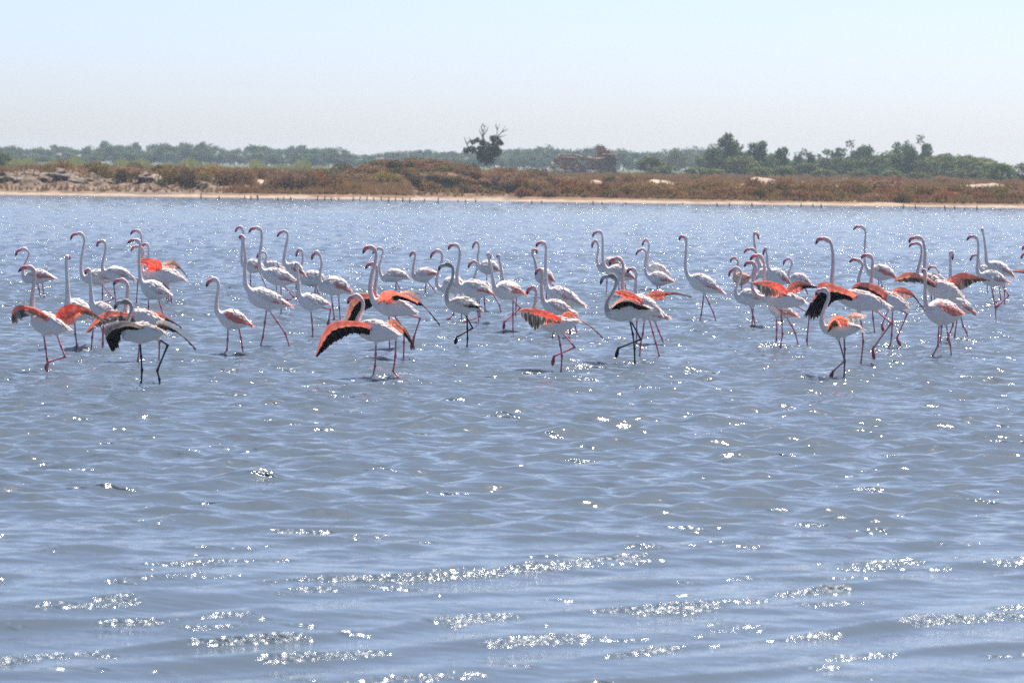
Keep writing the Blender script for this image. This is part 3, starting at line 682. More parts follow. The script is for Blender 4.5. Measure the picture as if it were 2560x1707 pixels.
PAL = {
    'adult': dict(body=(.93, .86, .83), neck=(.90, .77, .75), head=(.90, .76, .74), leg=(.66, .25, .32), joint=(.56, .13, .20), bill=(.72, .22, .27), tip=(.025, .02, .022), patch=(.88, .33, .29)),
    'pink':  dict(body=(.94, .83, .79), neck=(.86, .64, .61), head=(.82, .60, .58), leg=(.68, .24, .30), joint=(.58, .12, .17), bill=(.72, .20, .25), tip=(.025, .02, .022), patch=(.90, .33, .26)),
    'peach': dict(body=(.88, .58, .43), neck=(.86, .60, .50), head=(.80, .58, .54), leg=(.58, .18, .22), joint=(.50, .10, .15), bill=(.70, .22, .27), tip=(.025, .02, .022), patch=(.70, .16, .13)),
    'juv':   dict(body=(.84, .77, .72), neck=(.50, .46, .43), head=(.33, .31, .29), leg=(.055, .055, .065), joint=(.035, .035, .045), bill=(.42, .41, .43), tip=(.02, .02, .022), patch=(.80, .60, .56)),
    'pale':  dict(body=(.88, .79, .73), neck=(.80, .71, .68), head=(.76, .67, .64), leg=(.32, .19, .23), joint=(.30, .11, .15), bill=(.72, .48, .50), tip=(.03, .025, .025), patch=(.80, .28, .18))}
WCOL = {'coral': (.97, .45, .35), 'red': (.95, .28, .20), 'pale': (.92, .68, .60), 'peach': (.94, .56, .42), 'black': (.016, .015, .018), 'grey': (.17, .145, .135), 'brown': (.15, .10, .075), 'juvw': (.50, .43, .39), 'white': (.74, .68, .64)}
PROF_T = [0, .06, .14, .26, .40, .54, .68, .80, .90, .97, 1.0]
PROF_R = [.40, .62, .84, .98, 1.0, .92, .72, .48, .27, .13, .05]
bird_n = 0
FEET = []
def remeshed(V, F3, F4, vox):
    me = mesh_np('tmp', V, [F3, F4], None, None, True); o = bpy.data.objects.new('tmp', me); col.objects.link(o)
    md = o.modifiers.new('r', 'REMESH'); md.mode = 'VOXEL'; md.voxel_size = vox
    sm = o.modifiers.new('s', 'SMOOTH'); sm.factor = .5; sm.iterations = 4
    dg = bpy.context.evaluated_depsgraph_get(); ev = o.evaluated_get(dg); m2 = ev.to_mesh()
    nv = len(m2.vertices); W = np.empty(nv * 3, np.float32); m2.vertices.foreach_get('co', W)
    Q = np.empty(len(m2.loops), np.int32); m2.loops.foreach_get('vertex_index', Q); Q = Q.reshape(-1, 4)
    ev.to_mesh_clear(); bpy.data.objects.remove(o); bpy.data.meshes.remove(me)
    return W.reshape(-1, 3).astype(float), Q
def flamingo(crop, w, body, neck, head, legs, label, wings=(), kind='adult', yaw=0.0, patch=(.55, .55), dark=0.0, thick=1.0, group='flock of flamingos wading in the lagoon', xw=None, fold=True):
    global bird_n
    bird_n += 1; g = np.random.default_rng(1000 + bird_n)
    ox, oy, k = CROP[crop]; pal = PAL[kind]
    fx = lambda x: ox + x / k
    fy = lambda y: oy + y / k
    standing = [l for l in legs if not (l and l[0] == 'L')]
    if xw is None: xw = standing[0][-1][0] if standing else body[2]
    base, D0 = on_water(fx(xw), fy(w))
    m_px = D0 / FPX / k                                # metres per crop pixel at the bird
    xm = body[2]; ty = math.tan(math.radians(yaw))
    def pt(x, y, d=0.0):
        dep = D0 - d - (x - xm) * m_px * ty
        p = CAM + ray(fx(x), fy(y)) * dep
        return np.array(p - base)
    axis = pt(body[0], body[1]) - pt(body[4], body[5]); axis[2] = 0; axis /= np.linalg.norm(axis)
    lat = np.cross(np.array([0, 0, 1.0]), axis)         # towards the bird's left side
    near_sign = 1.0 if lat[1] < 0 else -1.0             # which side faces us
    c, m, t = pt(*body[0:2]), pt(*body[2:4]), pt(*body[4:6]); th = body[6] * m_px / 2
    # spine through chest, middle (at .42) and tail
    tm = .42; ctrl = (m - (1 - tm) ** 2 * c - tm ** 2 * t) / (2 * tm * (1 - tm))
    ts = np.linspace(0, 1, 20)[:, None]
    spine = (1 - ts) ** 2 * c + 2 * ts * (1 - ts) * ctrl + ts ** 2 * t
    rad = np.interp(ts[:, 0], PROF_T, PROF_R) * th
    wid = rad * np.interp(ts[:, 0], [0, .3, .7, .9, 1], [.85, .84, .86, 1.25, 1.6])
    shells = [loft(spine, rad, wid, lat, 18)]
    # neck: thick at the breast, slim below the head
    nk = [c * .55 + m * .45] + [pt(x, y) for x, y in neck]
    hx = pt(*head[0]); bx = pt(*head[1]); tx = pt(*head[2])
    npts = spline(nk + [hx], 44); u = np.linspace(0, 1, 44)
    nr = np.interp(u, [0, .12, .25, .5, .85, 1], [th * .66, .052, .037, .028, .0225, .027]) * thick
    shells.append(loft(npts, nr, nr * .95, lat, 10))
    hl = np.linalg.norm(bx - hx)
    bb = hx + (bx - hx) * .46                            # root of the bill
    hp = spline([npts[-5], hx, bb + (bx - hx) * .10], 9)
    hr = np.array([.022, .029, .036, .039, .038, .035, .031, .026, .014]) * thick
    shells.append(loft(hp, hr, hr * .82, lat, 10))
    # legs: feathered thigh, shank, joint, lower leg
    lb = Buf(); lsign = [near_sign * .045, -near_sign * .045]
    for i, l in enumerate(legs):
        lifted = l[0] == 'L'; pts2 = l[1:] if lifted else l
        off = lat * lsign[i % 2]
        P = [pt(x, y) + off for x, y in pts2]
        if P[-1][2] < .12: FEET.append((base.x + P[-1][0], base.y + P[-1][1]))
        up = m * .35 + P[0] * .65 + np.array([0, 0, .05])
        q = P[0] + (P[1] - P[0]) * .22
        V = spline([up, P[0], q], 7); r = np.array([.075, .068, .058, .045, .032, .021, .012])
        shells.append(loft(V, r, r, lat, 8))
        PP = [P[0]] + P[1:]
        if not lifted: PP = PP + [PP[-1] + (PP[-1] - PP[-2]) / (np.linalg.norm(PP[-1] - PP[-2]) + 1e-6) * .05 + np.array([0, 0, -.14])]
        path, rr, cc = [], [], []
        nseg = len(PP) - 1
        for j in range(nseg):
            a_, b_ = PP[j], PP[j + 1]
            for s_ in (0, .12, .3, .5, .7, .88):
                path.append(a_ + (b_ - a_) * s_)
                jt = max(math.exp(-(s_ / .10) ** 2) if j > 0 else 0, math.exp(-((1 - s_) / .10) ** 2) if j < nseg - 1 else 0)
                rr.append((.0105 + .0075 * jt) * thick); cc.append(np.array(pal['leg']) * (1 - jt * .8) + np.array(pal['joint']) * jt * .8)
        path.append(PP[-1]); rr.append(.011); cc.append(np.array(pal['leg']))
        V, F4, F3 = loft(path, rr, rr, lat, 7); s0 = lb.n
        C = np.concatenate([np.repeat(np.array(cc), 7, 0), [cc[0], cc[-1]]])
        lb.add(V, F4, C); lb.F3.append(F3 + s0)
        if lifted:                                       # hanging webbed foot
            d = PP[-1] - PP[-2]; d = d / (np.linalg.norm(d) + 1e-6)
            f = spline([PP[-2] + d * .0, PP[-2] * .45 + PP[-1] * .55, PP[-1] + d * .02], 6)
            V, F4, F3 = loft(f, np.array([.012, .018, .024, .026, .022, .006]), np.array([.012, .016, .022, .024, .018, .005]), lat, 8); s0 = lb.n
            lb.add(V, F4, np.array(pal['joint']) * .8); lb.F3.append(F3 + s0)
    off = 0; VV, A4, A3 = [], [], []
    for V, F4, F3 in shells:
        VV.append(V); A4.append(F4 + off); A3.append(F3 + off); off += len(V)
    W, Q = remeshed(np.concatenate(VV), np.concatenate(A3), np.concatenate(A4), .0125)
    # colour of the plumage: body, neck, head
    dn = np.linalg.norm(W[:, None, :] - npts[None, :, :], axis=2); un = u[dn.argmin(1)]; dmin = dn.min(1)
    wn = np.clip((un - .12) / .16, 0, 1) * (dmin < .07); wh = np.clip((un - .82) / .12, 0, 1) * (dmin < .08)
    wh = np.maximum(wh, (np.linalg.norm(W - hx, axis=1) < .05) * 1.0)
    C = np.array(pal['body'])[None] * (1 - wn[:, None]) + np.array(pal['neck'])[None] * wn[:, None]
    C = C * (1 - wh[:, None]) + np.array(pal['head'])[None] * wh[:, None]
    tot = Buf(); tot.add(W, Q, C)
    s0 = tot.n; tot.V += lb.V; tot.C += lb.C; tot.F4 += [f + s0 for f in lb.F4]; tot.F3 += [f + s0 for f in lb.F3]; tot.n += lb.n
    o = obj('flamingo', tot.mesh('flamingo', MAT_PLUME, True), None, base)
    tag(o, label, 'flamingo', group)
    # bill, bent down in the middle, dark at the tip
    bp = spline([bb - (bx - bb) * .25, bx, tx], 12); q = np.linspace(0, 1, 12)
    br = np.interp(q, [0, .35, .6, .85, 1], [.024, .0265, .024, .015, .004]) * thick
    bc = np.array(pal['bill'])[None] * (1 - smooth(.58, .70, q)[:, None]) + np.array(pal['tip'])[None] * smooth(.58, .70, q)[:, None]
    V, F4, F3 = loft(bp, br, br * .7, lat, 8); bbuf = Buf(); bbuf.add(V, F4, np.concatenate([np.repeat(bc, 8, 0), bc[:1], bc[-1:]])); bbuf.F3.append(F3)
    obj('bill', bbuf.mesh('bill', MAT_BILL), o)
    # eye
    ed = (bx - hx) / (hl + 1e-6)
    for sg in (1, -1):
        e = hx + ed * .018 + np.array([0, 0, .010]) + lat * sg * .029 * thick
        eb = Buf(); V, F4, F3 = loft([e - lat * sg * .006, e, e + lat * sg * .006], [.004, .008, .004], [.004, .008, .004], ed, 6); eb.add(V, F4, (.10, .07, .03)); eb.F3.append(F3)
        obj('eye', eb.mesh('eye', MAT_BILL), o)
    # folded wings laid over the flanks
    open_near = any(x.get('side', 'n') == 'n' for x in wings); open_far = any(x.get('side', 'n') == 'f' for x in wings)
    T = np.gradient(spine, axis=0); T /= np.linalg.norm(T, axis=1)[:, None]
    U = np.cross(lat, T); U /= np.linalg.norm(U, axis=1)[:, None]
    if np.mean(U[:, 2]) < 0: U = -U
    for sg in (1, -1):
        is_open = (sg == near_sign and open_near) or (sg != near_sign and open_far)
        ns, na = 30, 14
        sv = np.linspace(.07, .985, ns); tmax = np.interp(sv, [.07, .2, .5, .75, .9, 1], [48, 82, 108, 100, 88, 80])
        if is_open: tmax = np.minimum(tmax, 44)
        fr = np.linspace(0, 1, na)
        th0 = np.radians(4 + (tmax[:, None] - 4) * fr[None, :])
        cen = np.stack([np.interp(sv, ts[:, 0], spine[:, j]) for j in range(3)], 1)
        Ui = np.stack([np.interp(sv, ts[:, 0], U[:, j]) for j in range(3)], 1)
        rv = np.interp(sv, ts[:, 0], rad); rl = np.interp(sv, ts[:, 0], wid)
        # the plumes hang out a little past the body towards the tail
        rv = np.maximum(rv, th * np.interp(sv, [0, .7, .85, 1], [0, 0, .34, .10])); rl = np.maximum(rl, th * np.interp(sv, [0, .7, .85, 1], [0, 0, .42, .16]))
        up_o = .013 * np.clip(fr / .12, 0, 1) * np.clip((1 - fr) / .05, 0, 1) * 1.0
        rid = .0030 * np.sin(fr[None, :] * 26 + sv[:, None] * 9) + .0022 * np.sin(sv[:, None] * 55 + fr[None, :] * 7)
        offs = (up_o[None, :] * np.clip((sv[:, None] - .05) / .12, 0, 1) + rid - .006)
        V = cen[:, None] + Ui[:, None] * ((rv[:, None] + offs) * np.cos(th0))[..., None] + lat * sg * ((rl[:, None] + offs) * np.sin(th0))[..., None]
        nz = .5 + .25 * np.sin(sv[:, None] * 38 + g.random() * 6 + fr[None, :] * 9) + .25 * np.sin(fr[None, :] * 22 + sv[:, None] * 15)
        s0p, amt = patch if not is_open else (.9, .01)
        pm = smooth(s0p - .12, s0p + .04, sv[:, None] + .08 * (nz - .5)) * (1 - smooth(.93, .99, sv[:, None])) * smooth(1 - amt * .62, 1 - amt * .62 + .22, fr[None, :] + .18 * (nz - .5) + .25 * smooth(.75, .95, sv[:, None]) * amt)
        pm = np.clip(pm, 0, 1) * min(1, amt * 1.6)
        cw = np.array(pal['body'])[None, None] * (.97 + .06 * nz[..., None])
        C = cw * (1 - pm[..., None]) + np.array(pal['patch'])[None, None] * (.8 + .4 * nz[..., None]) * pm[..., None]
        if dark > 0 and not is_open:
            dm = smooth(.45, .55, sv[:, None]) * smooth(.72, .80, fr[None, :] + .1 * (nz - .5)) * (1 - smooth(.93, .99, fr[None, :])) * dark
            C = C * (1 - dm[..., None]) + np.array(WCOL['black'])[None, None] * dm[..., None]
        wbuf = Buf(); C = np.clip(C, 0, 1); wbuf.add(V.reshape(-1, 3), grid_faces(ns, na), C.reshape(-1, 3))
        # overlapping feather tips standing off the wing
        out = Ui[:, None] * np.cos(th0)[..., None] + lat * sg * np.sin(th0)[..., None]
        dS = np.gradient(V, axis=0); dS /= np.linalg.norm(dS, axis=2)[..., None] + 1e-9
        dA = np.gradient(V, axis=1); dA /= np.linalg.norm(dA, axis=2)[..., None] + 1e-9
        nb = 40 if is_open else 56
        bi = g.integers(3, ns - 2, nb); bj = g.integers(0, na - 1, nb)
        p0 = V[bi, bj]; ds = dS[bi, bj] + dA[bi, bj] * (g.normal(size=nb) * .16 + .12)[:, None]; da = dA[bi, bj]; no = out[bi, bj]
        ln = (.035 + .035 * g.random(nb) + .05 * (sv[bi] > .72))[:, None]; wd = (.010 + .008 * g.random(nb))[:, None]; lf = (.002 + .004 * g.random(nb))[:, None]
        q0 = p0 - no * .004 - ds * ln * .4; q1 = p0 + no * .003 + ds * ln * .25; q2 = p0 + no * lf + ds * ln
        VB = np.stack([q0 - da * wd * .7, q0 + da * wd * .7, q1 + da * wd, q1 - da * wd, q2 + da * wd * .35, q2 - da * wd * .35], 1).reshape(-1, 3)
        k6 = np.arange(nb)[:, None] * 6
        cb = np.clip(C[bi, bj] * (.92 + .16 * g.random(nb))[:, None], 0, 1)
        wbuf.add(VB, np.concatenate([k6 + np.array([[0, 1, 2, 3]]), k6 + np.array([[3, 2, 4, 5]])]), np.repeat(cb, 6, 0))
        obj('scapular_feathers' if is_open else 'wing', wbuf.mesh('folded_wing', MAT_FOLD, True), o)
    # spread wings: coverts, then separate flight feathers
    for wg in wings:
        st = wg['pts']; nn = 30
        L = spline([pt(a[0], a[1], a[4]) for a in st], nn); Tr = spline([pt(a[2], a[3], a[4] - .02) for a in st], nn)
        mf = wg.get('m', .48); tt = np.linspace(0, 1, nn)
        mfr = np.interp(tt, np.linspace(0, 1, len(mf)), mf) if isinstance(mf, (list, tuple)) else np.full(nn, mf)
        Mi = L + (Tr - L) * mfr[:, None]
        nrm = np.cross(np.gradient(L, axis=0), Tr - L); nrm /= np.linalg.norm(nrm, axis=1)[:, None] + 1e-9
        nrow = 7; fr = np.linspace(0, 1, nrow)
        cam_ = np.sin(fr * math.pi * .8) * .018
        c1 = np.array(WCOL[wg.get('c1', 'coral')]); c0 = np.array(WCOL[wg.get('c0', wg.get('c1', 'coral'))]); f0 = np.array(WCOL[wg.get('f0', 'black')]); fi = np.array(WCOL[wg.get('fi', wg.get('f0', 'black'))])
        top = L[:, None] + (Mi - L)[:, None] * fr[None, :, None] + nrm[:, None] * cam_[None, :, None]
        bot = L[:, None] + (Mi - L)[:, None] * fr[None, :, None] + nrm[:, None] * (cam_ - .022 * np.sqrt(np.clip(fr, 0, 1)) * (1.1 - fr))[None, :, None]
        nz = g.random((nn, nrow))
        cc = c0[None, None] * (1 - tt[:, None, None]) + c1[None, None] * tt[:, None, None]
        cc = cc * (.82 + .36 * nz[..., None]) + .10 * (nz[..., None] > .8)
        bw = Buf(); bw.add(top.reshape(-1, 3), grid_faces(nn, nrow), np.clip(cc, 0, 1).reshape(-1, 3)); bw.add(bot.reshape(-1, 3), grid_faces(nn, nrow), np.clip(cc, 0, 1).reshape(-1, 3))
        wo = obj('wing', bw.mesh('wing', MAT_WING, True), o)
        nf = wg.get('n', 22); fb = Buf(); fin = wg.get('inner', 0.0)
        for j in range(nf):
            q = (j + .5) / nf; ii = q * (nn - 1)
            def at(Z, z): return np.array([np.interp(z, np.arange(nn), Z[:, e]) for e in range(3)])
            r0 = at(Mi, ii) * .88 + at(L, ii) * .12; tip = at(Tr, ii); nv = at(nrm, ii)
            sp = at(L, min(ii + 1, nn - 1)) * .35 + at(Tr, min(ii + 1, nn - 1)) * .65 - at(L, max(ii - 1, 0)) * .35 - at(Tr, max(ii - 1, 0)) * .65
            spn = np.linalg.norm(sp) + 1e-9
            wd = np.clip(spn * nn / nf / 2 * 1.05, .008, .045); sp = sp / spn
            tip = tip + (tip - r0) * (g.normal() * .05) + sp * g.normal() * .006
            ln = tip - r0; lift = nv * (.007 * (j % 3) - .007)
            sh = (.0, .3, .62, .86, 1.0); ww = (.75, 1.0, 1.0, .72, .12)
            V = []
            for s_, w_ in zip(sh, ww):
                p = r0 + ln * s_ + lift + nv * (.012 * math.sin(s_ * 2.2))
                V += [p - sp * wd * w_, p + nv * .003, p + sp * wd * w_]
            bc_ = fi if q < fin else f0
            cj = bc_ * (.75 + .5 * g.random())
            if wg.get('streak') and j % 2: cj = np.array(WCOL['white']) * (.30 + .35 * g.random())
            CC = np.tile(cj, (15, 1))
            if wg.get('streak'): CC[0::3] = np.clip(CC[0::3] * 1.3 + .05, 0, .8)
            fb.add(V, grid_faces(5, 3), CC)
        obj('flight_feathers', fb.mesh('flight_feathers', MAT_WING, False), wo)
    return o
def W_(side, pts, **kw): return dict(side=side, pts=pts, **kw)
fl = flamingo
# --- left group
fl('A', 735, (235, 560, 335, 540, 490, 562, 140), [(240, 578), (212, 545), (205, 500), (222, 430), (250, 370), (258, 330), (240, 302)], [(208, 293), (155, 315), (138, 362)], [[(338, 598), (350, 650), (366, 735)], [(375, 600), (382, 660), (392, 728)]], 'small pinkish white flamingo with S-bent neck at the far left edge', patch=(.30, .75))
fl('A', 1385, (292, 920, 420, 965, 610, 1015, 195), [(290, 870), (284, 800), (290, 700), (302, 600), (308, 520), (297, 472)], [(265, 458), (205, 462), (160, 500)], [[(408, 1055), (425, 1180), (440, 1270), (440, 1385)], ['L', (490, 1060), (525, 1160), (562, 1255), (410, 1302), (390, 1360)]], 'flamingo at the front left with both coral wings half spread and one foot lifted', kind='pink', yaw=28,
   wings=[W_('n', [(440, 905, 480, 965, .05), (360, 840, 400, 935, .15), (260, 803, 300, 890, .25), (165, 795, 215, 910, .32), (112, 835, 140, 965, .38), (105, 890, 108, 968, .38)], c0='red', c1='coral', f0='grey', fi='red', inner=.42, streak=True, m=[.5, .5, .5, .35, .3]),
          W_('f', [(490, 880, 520, 935, 0), (545, 815, 600, 965, -.1), (625, 785, 655, 955, -.2), (710, 800, 700, 895, -.3), (800, 838, 790, 885, -.36), (945, 945, 938, 955, -.45)], c1='grey', c0='red', f0='grey', fi='coral', inner=.55, m=[.7, .7, .6, .4])])
fl('A', 1195, (580, 805, 690, 840, 840, 885, 190), [(603, 770), (605, 730), (600, 600), (593, 480), (590, 400)], [(600, 358), (615, 366), (622, 390)], [[(650, 935), (655, 1050), (670, 1150), (670, 1195)], [(765, 895), (880, 930), (930, 1020), (930, 1140)]], 'flamingo with straight upright neck and face turned away, behind the front left one', yaw=-35)
fl('A', 772, (762, 562, 895, 545, 1030, 580, 142), [(790, 572), (748, 555), (725, 500), (725, 400), (740, 300), (752, 220), (738, 167)], [(710, 154), (650, 170), (626, 217)], [[(915, 605), (916, 690), (915, 772)], ['L', (905, 610), (1012, 738), (930, 768), (915, 772)]], 'tall flamingo with arched neck and bent rear leg, left group centre')
fl('A', 790, (935, 512, 1050, 515, 1185, 570, 128), [(930, 500), (912, 455), (925, 380), (940, 300), (937, 242)], [(912, 222), (874, 238), (862, 278)], [[(1015, 598), (1025, 680), (1035, 772)], ['L', (1130, 555), (1228, 562), (1213, 780), (1220, 830)]], 'flamingo with a leg stretched far behind it in the left group', patch=(.55, .5))
fl('A', 1200, (818, 830, 900, 835, 1030, 870, 128), [(826, 800), (815, 740), (806, 600), (802, 530)], [(786, 476), (768, 492), (762, 525)], [[(825, 955), (808, 1080), (800, 1205)], [(930, 890), (935, 1000), (930, 1135)]], 'flamingo with rod straight neck and small dark bill, behind the spread wing', yaw=-30)
fl('A', 1295, (1125, 905, 1280, 920, 1455, 960, 165), [(1130, 870), (1124, 800), (1135, 700), (1138, 625), (1120, 583)], [(1085, 573), (1035, 580), (1010, 618)], [[(1265, 1000), (1260, 1150), (1243, 1295)], [(1400, 1000), (1405, 1120), (1400, 1300)]], 'pink necked flamingo with wide coral wings just behind the dark legged young bird', kind='pink', yaw=25,
   wings=[W_('n', [(1255, 960, 1265, 985, .05), (1160, 872, 1185, 940, .12), (1030, 848, 1050, 940, .2), (930, 858, 935, 970, .28), (850, 915, 855, 1000, .34), (765, 1035, 775, 1042, .4)], c1='coral', f0='grey', streak=True, m=.5),
          W_('f', [(1320, 900, 1330, 925, 0), (1375, 855, 1400, 925, -.1), (1440, 868, 1465, 930, -.18), (1495, 908, 1500, 940, -.25), (1560, 948, 1568, 972, -.3), (1615, 998, 1612, 1003, -.35)], c0='coral', c1='brown', f0='black', fi='coral', inner=.5, m=.6)])
fl('A', 1490, (1112, 1050, 1270, 1045, 1460, 1050, 180), [(1130, 1080), (1102, 1040), (1110, 990), (1142, 925), (1170, 850), (1172, 803), (1150, 767)], [(1115, 763), (1052, 775), (1015, 832)], [[(1262, 1120), (1272, 1250), (1280, 1370), (1272, 1490)], [(1400, 1100), (1480, 1150), (1385, 1380), (1405, 1452)]], 'grey headed young flamingo with black legs and dark drooping wing, front left', kind='juv', yaw=20, patch=(.4, .3),
   wings=[W_('n', [(1310, 1005, 1255, 1018, .06), (1200, 953, 1150, 1008, .15), (1090, 938, 1080, 1035, .22), (1000, 952, 1065, 1130, .3), (945, 980, 1035, 1205, .36), (922, 1035, 990, 1205, .4)], c1='juvw', f0='black', streak=False, m=[.5, .5, .45, .3, .3], n=26),
          W_('f', [(1400, 935, 1415, 990, 0), (1450, 928, 1470, 1015, -.1), (1510, 958, 1530, 1028, -.18), (1565, 1012, 1580, 1045, -.25), (1640, 1080, 1648, 1098, -.3), (1742, 1190, 1738, 1196, -.38)], c0='white', c1='brown', f0='black', fi='brown', inner=.3, m=.6)])
fl('A', 740, (1290, 470, 1400, 500, 1560, 540, 120), [(1285, 440), (1265, 380), (1258, 300), (1260, 215), (1258, 165)], [(1228, 130), (1188, 134), (1160, 168)], [[(1440, 560), (1445, 660), (1445, 740)]], 'highest head of the left group, its body hidden behind the raised coral wing', patch=(.5, .4))
fl('A', 790, (1275, 525, 1420, 530, 1650, 577, 150), [(1310, 535), (1277, 520), (1262, 470), (1274, 400), (1280, 330), (1266, 282)], [(1212, 272), (1184, 284), (1165, 318)], [[(1430, 570), (1510, 650), (1535, 742)], [(1490, 640), (1495, 700), (1485, 790)]], 'flamingo lifting bright coral red wings behind the left group', kind='pink', yaw=15, thick=.95,
   wings=[W_('n', [(1455, 490, 1452, 495, .05), (1430, 405, 1390, 492, .12), (1350, 378, 1330, 490, .2), (1265, 378, 1300, 440, .26), (1208, 398, 1235, 425, .3)], c1='coral', c0='red', f0='red', fi='red', m=.55, n=16),
          W_('f', [(1440, 425, 1470, 460, 0), (1510, 392, 1535, 470, -.1), (1560, 402, 1580, 472, -.18), (1605, 452, 1612, 485, -.24), (1672, 542, 1664, 548, -.3)], c0='pale', c1='brown', f0='grey', fi='pale', inner=.5, m=.6)])
fl('A', 760, (1345, 480, 1500, 515, 1640, 572, 112), [(1345, 450), (1325, 380), (1326, 310), (1322, 270)], [(1300, 248), (1278, 256), (1262, 288)], [[(1470, 600), (1490, 690), (1485, 760)]], 'flamingo peering from behind the coral winged one, only head and tail showing')
fl('A', 885, (1268, 605, 1380, 665, 1515, 695, 168), [(1262, 590), (1248, 530), (1240, 420), (1243, 300), (1246, 242)], [(1218, 215), (1168, 218), (1134, 248)], [[(1325, 745), (1326, 800), (1317, 888)], [(1412, 745), (1430, 810), (1450, 880)]], 'white flamingo with long vertical neck in front of the coral winged bird', patch=(.55, .5))
# --- second group
fl('B', 1238, (245, 895, 370, 925, 515, 968, 172), [(250, 880), (224, 850), (218, 780), (230, 690), (237, 622), (225, 577)], [(196, 563), (147, 588), (127, 634)], [[(324, 1005), (320, 1100), (315, 1190), (282, 1230)], [(415, 1000), (432, 1080), (447, 1170), (457, 1243)]], 'solitary flamingo with a large red wing patch standing left of the tall ones', patch=(.16, 1.0), group='flock of flamingos wading in the lagoon')
fl('B', 645, (480, 445, 555, 450, 662, 490, 125), [(485, 450), (452, 425), (445, 330), (450, 200), (458, 135)], [(430, 96), (400, 112), (385, 147)], [[(522, 505), (523, 580), (524, 648)], [(600, 495), (630, 570), (667, 648)]], 'distant flamingo behind the tallest one with bill pointing left above it', patch=(.5, .8))
fl('B', 1160, (505, 690, 650, 740, 885, 803, 182), [(515, 670), (478, 610), (470, 500), (475, 380), (462, 270), (455, 212)], [(446, 174), (432, 184), (427, 207)], [[(662, 825), (645, 950), (627, 1080), (605, 1158)], [(695, 845), (765, 945), (835, 1045), (880, 1187)]], 'tallest striding flamingo with legs wide apart left of centre', patch=(.60, .55), yaw=-12)
fl('B', 885, (635, 505, 770, 545, 937, 592, 152), [(640, 500), (610, 465), (600, 400), (610, 300), (622, 200), (613, 122)], [(578, 105), (532, 115), (503, 152)], [[(795, 615), (796, 740), (796, 888)], ['L', (815, 615), (906, 725), (855, 748), (838, 752)]], 'flamingo with straight raised neck and one bent leg behind the tallest one', patch=(.52, .55))
fl('B', 662, (650, 445, 720, 445, 818, 472, 82), [(652, 425), (666, 375), (654, 327)], [(626, 322), (592, 340), (575, 378)], [[(748, 485), (750, 580), (755, 665)]], 'small far flamingo with short hooked neck between two taller ones')
fl('B', 748, (842, 455, 910, 475, 1000, 525, 130), [(846, 440), (822, 410), (826, 330), (845, 230), (853, 170), (840, 138)], [(815, 135), (780, 152), (757, 187)], [[(925, 535), (930, 640), (938, 750)]], 'far flamingo with S-neck and pink flank behind the bent leg bird', patch=(.42, .75))
fl('B', 698, (985, 578, 1085, 558, 1210, 602, 150), [(1000, 588), (965, 572), (966, 490), (986, 400), (986, 332), (970, 297)], [(952, 300), (934, 326), (927, 368)], [[(1100, 625), (1098, 660), (1095, 698)], [(1105, 625), (1115, 660), (1126, 698)]], 'flamingo with folded S-neck whose grey back shows behind the upright necked one', patch=(.7, .35))
fl('B', 1080, (958, 738, 1060, 767, 1212, 778, 150), [(962, 720), (950, 670), (945, 560), (936, 470)], [(932, 418), (926, 430), (923, 452)], [[(1046, 845), (1055, 930), (1062, 1010), (1063, 1083)], ['L', (1150, 812), (1248, 830), (1232, 930), (1225, 965)]], 'smaller flamingo facing us with pole straight neck in the second group', patch=(.55, .35), yaw=-30)
fl('B', 925, (1165, 650, 1275, 622, 1422, 698, 172), [(1168, 655), (1140, 615), (1145, 500), (1156, 420), (1140, 352)], [(1108, 322), (1077, 350), (1066, 395)], [['L', (1243, 712), (1255, 800), (1270, 915), (1180, 960), (1130, 990)], [(1305, 710), (1312, 820), (1320, 927)]], 'white flamingo with red tail patch standing beside the front black winged bird', patch=(.45, .75), xw=1320)
# --- black winged pair
fl('C', 1275, (645, 775, 780, 800, 1005, 872, 200), [(650, 790), (606, 725), (590, 640), (605, 520), (630, 430), (643, 340), (625, 287)], [(588, 276), (547, 290), (523, 338)], [[(790, 860), (900, 1010), (898, 1120), (895, 1277)], ['L', (940, 885), (1028, 908), (970, 1085), (948, 1182)]], 'long necked flamingo running with ruffled coral wings behind the large black winged bird', kind='pink', yaw=12,
   wings=[W_('n', [(655, 785, 720, 808, .10), (688, 688, 760, 790, .16), (770, 660, 830, 752, .2), (860, 690, 890, 755, .2), (950, 728, 965, 775, .15), (1020, 758, 1010, 800, .1)], c0='coral', c1='coral', f0='black', fi='coral', inner=.35, m=[.9, .8, .6, .55, .7]),
          W_('f', [(860, 670, 880, 705, 0), (935, 663, 950, 742, -.1), (1000, 700, 1000, 795, -.18), (1042, 762, 1050, 800, -.24), (1110, 848, 1118, 868, -.3), (1207, 970, 1203, 978, -.38)], c0='pale', c1='black', f0='black', fi='pale', inner=.4, m=.65)])
fl('C', 1190, (655, 745, 760, 765, 900, 800, 150), [(650, 750), (632, 690), (640, 600), (650, 500), (640, 443)], [(612, 423), (572, 436), (546, 473)], [[(760, 830), (765, 1000), (768, 1190)]], 'flamingo almost hidden behind the running one, its pink and black wing arching left', kind='pink', yaw=8,
   wings=[W_('n', [(705, 720, 692, 775, .04), (600, 695, 615, 800, .1), (500, 688, 560, 835, .16), (430, 735, 490, 880, .22), (390, 820, 455, 935, .26), (362, 925, 420, 945, .28)], c1='peach', c0='coral', f0='black', m=[.4, .4, .42, .4])])
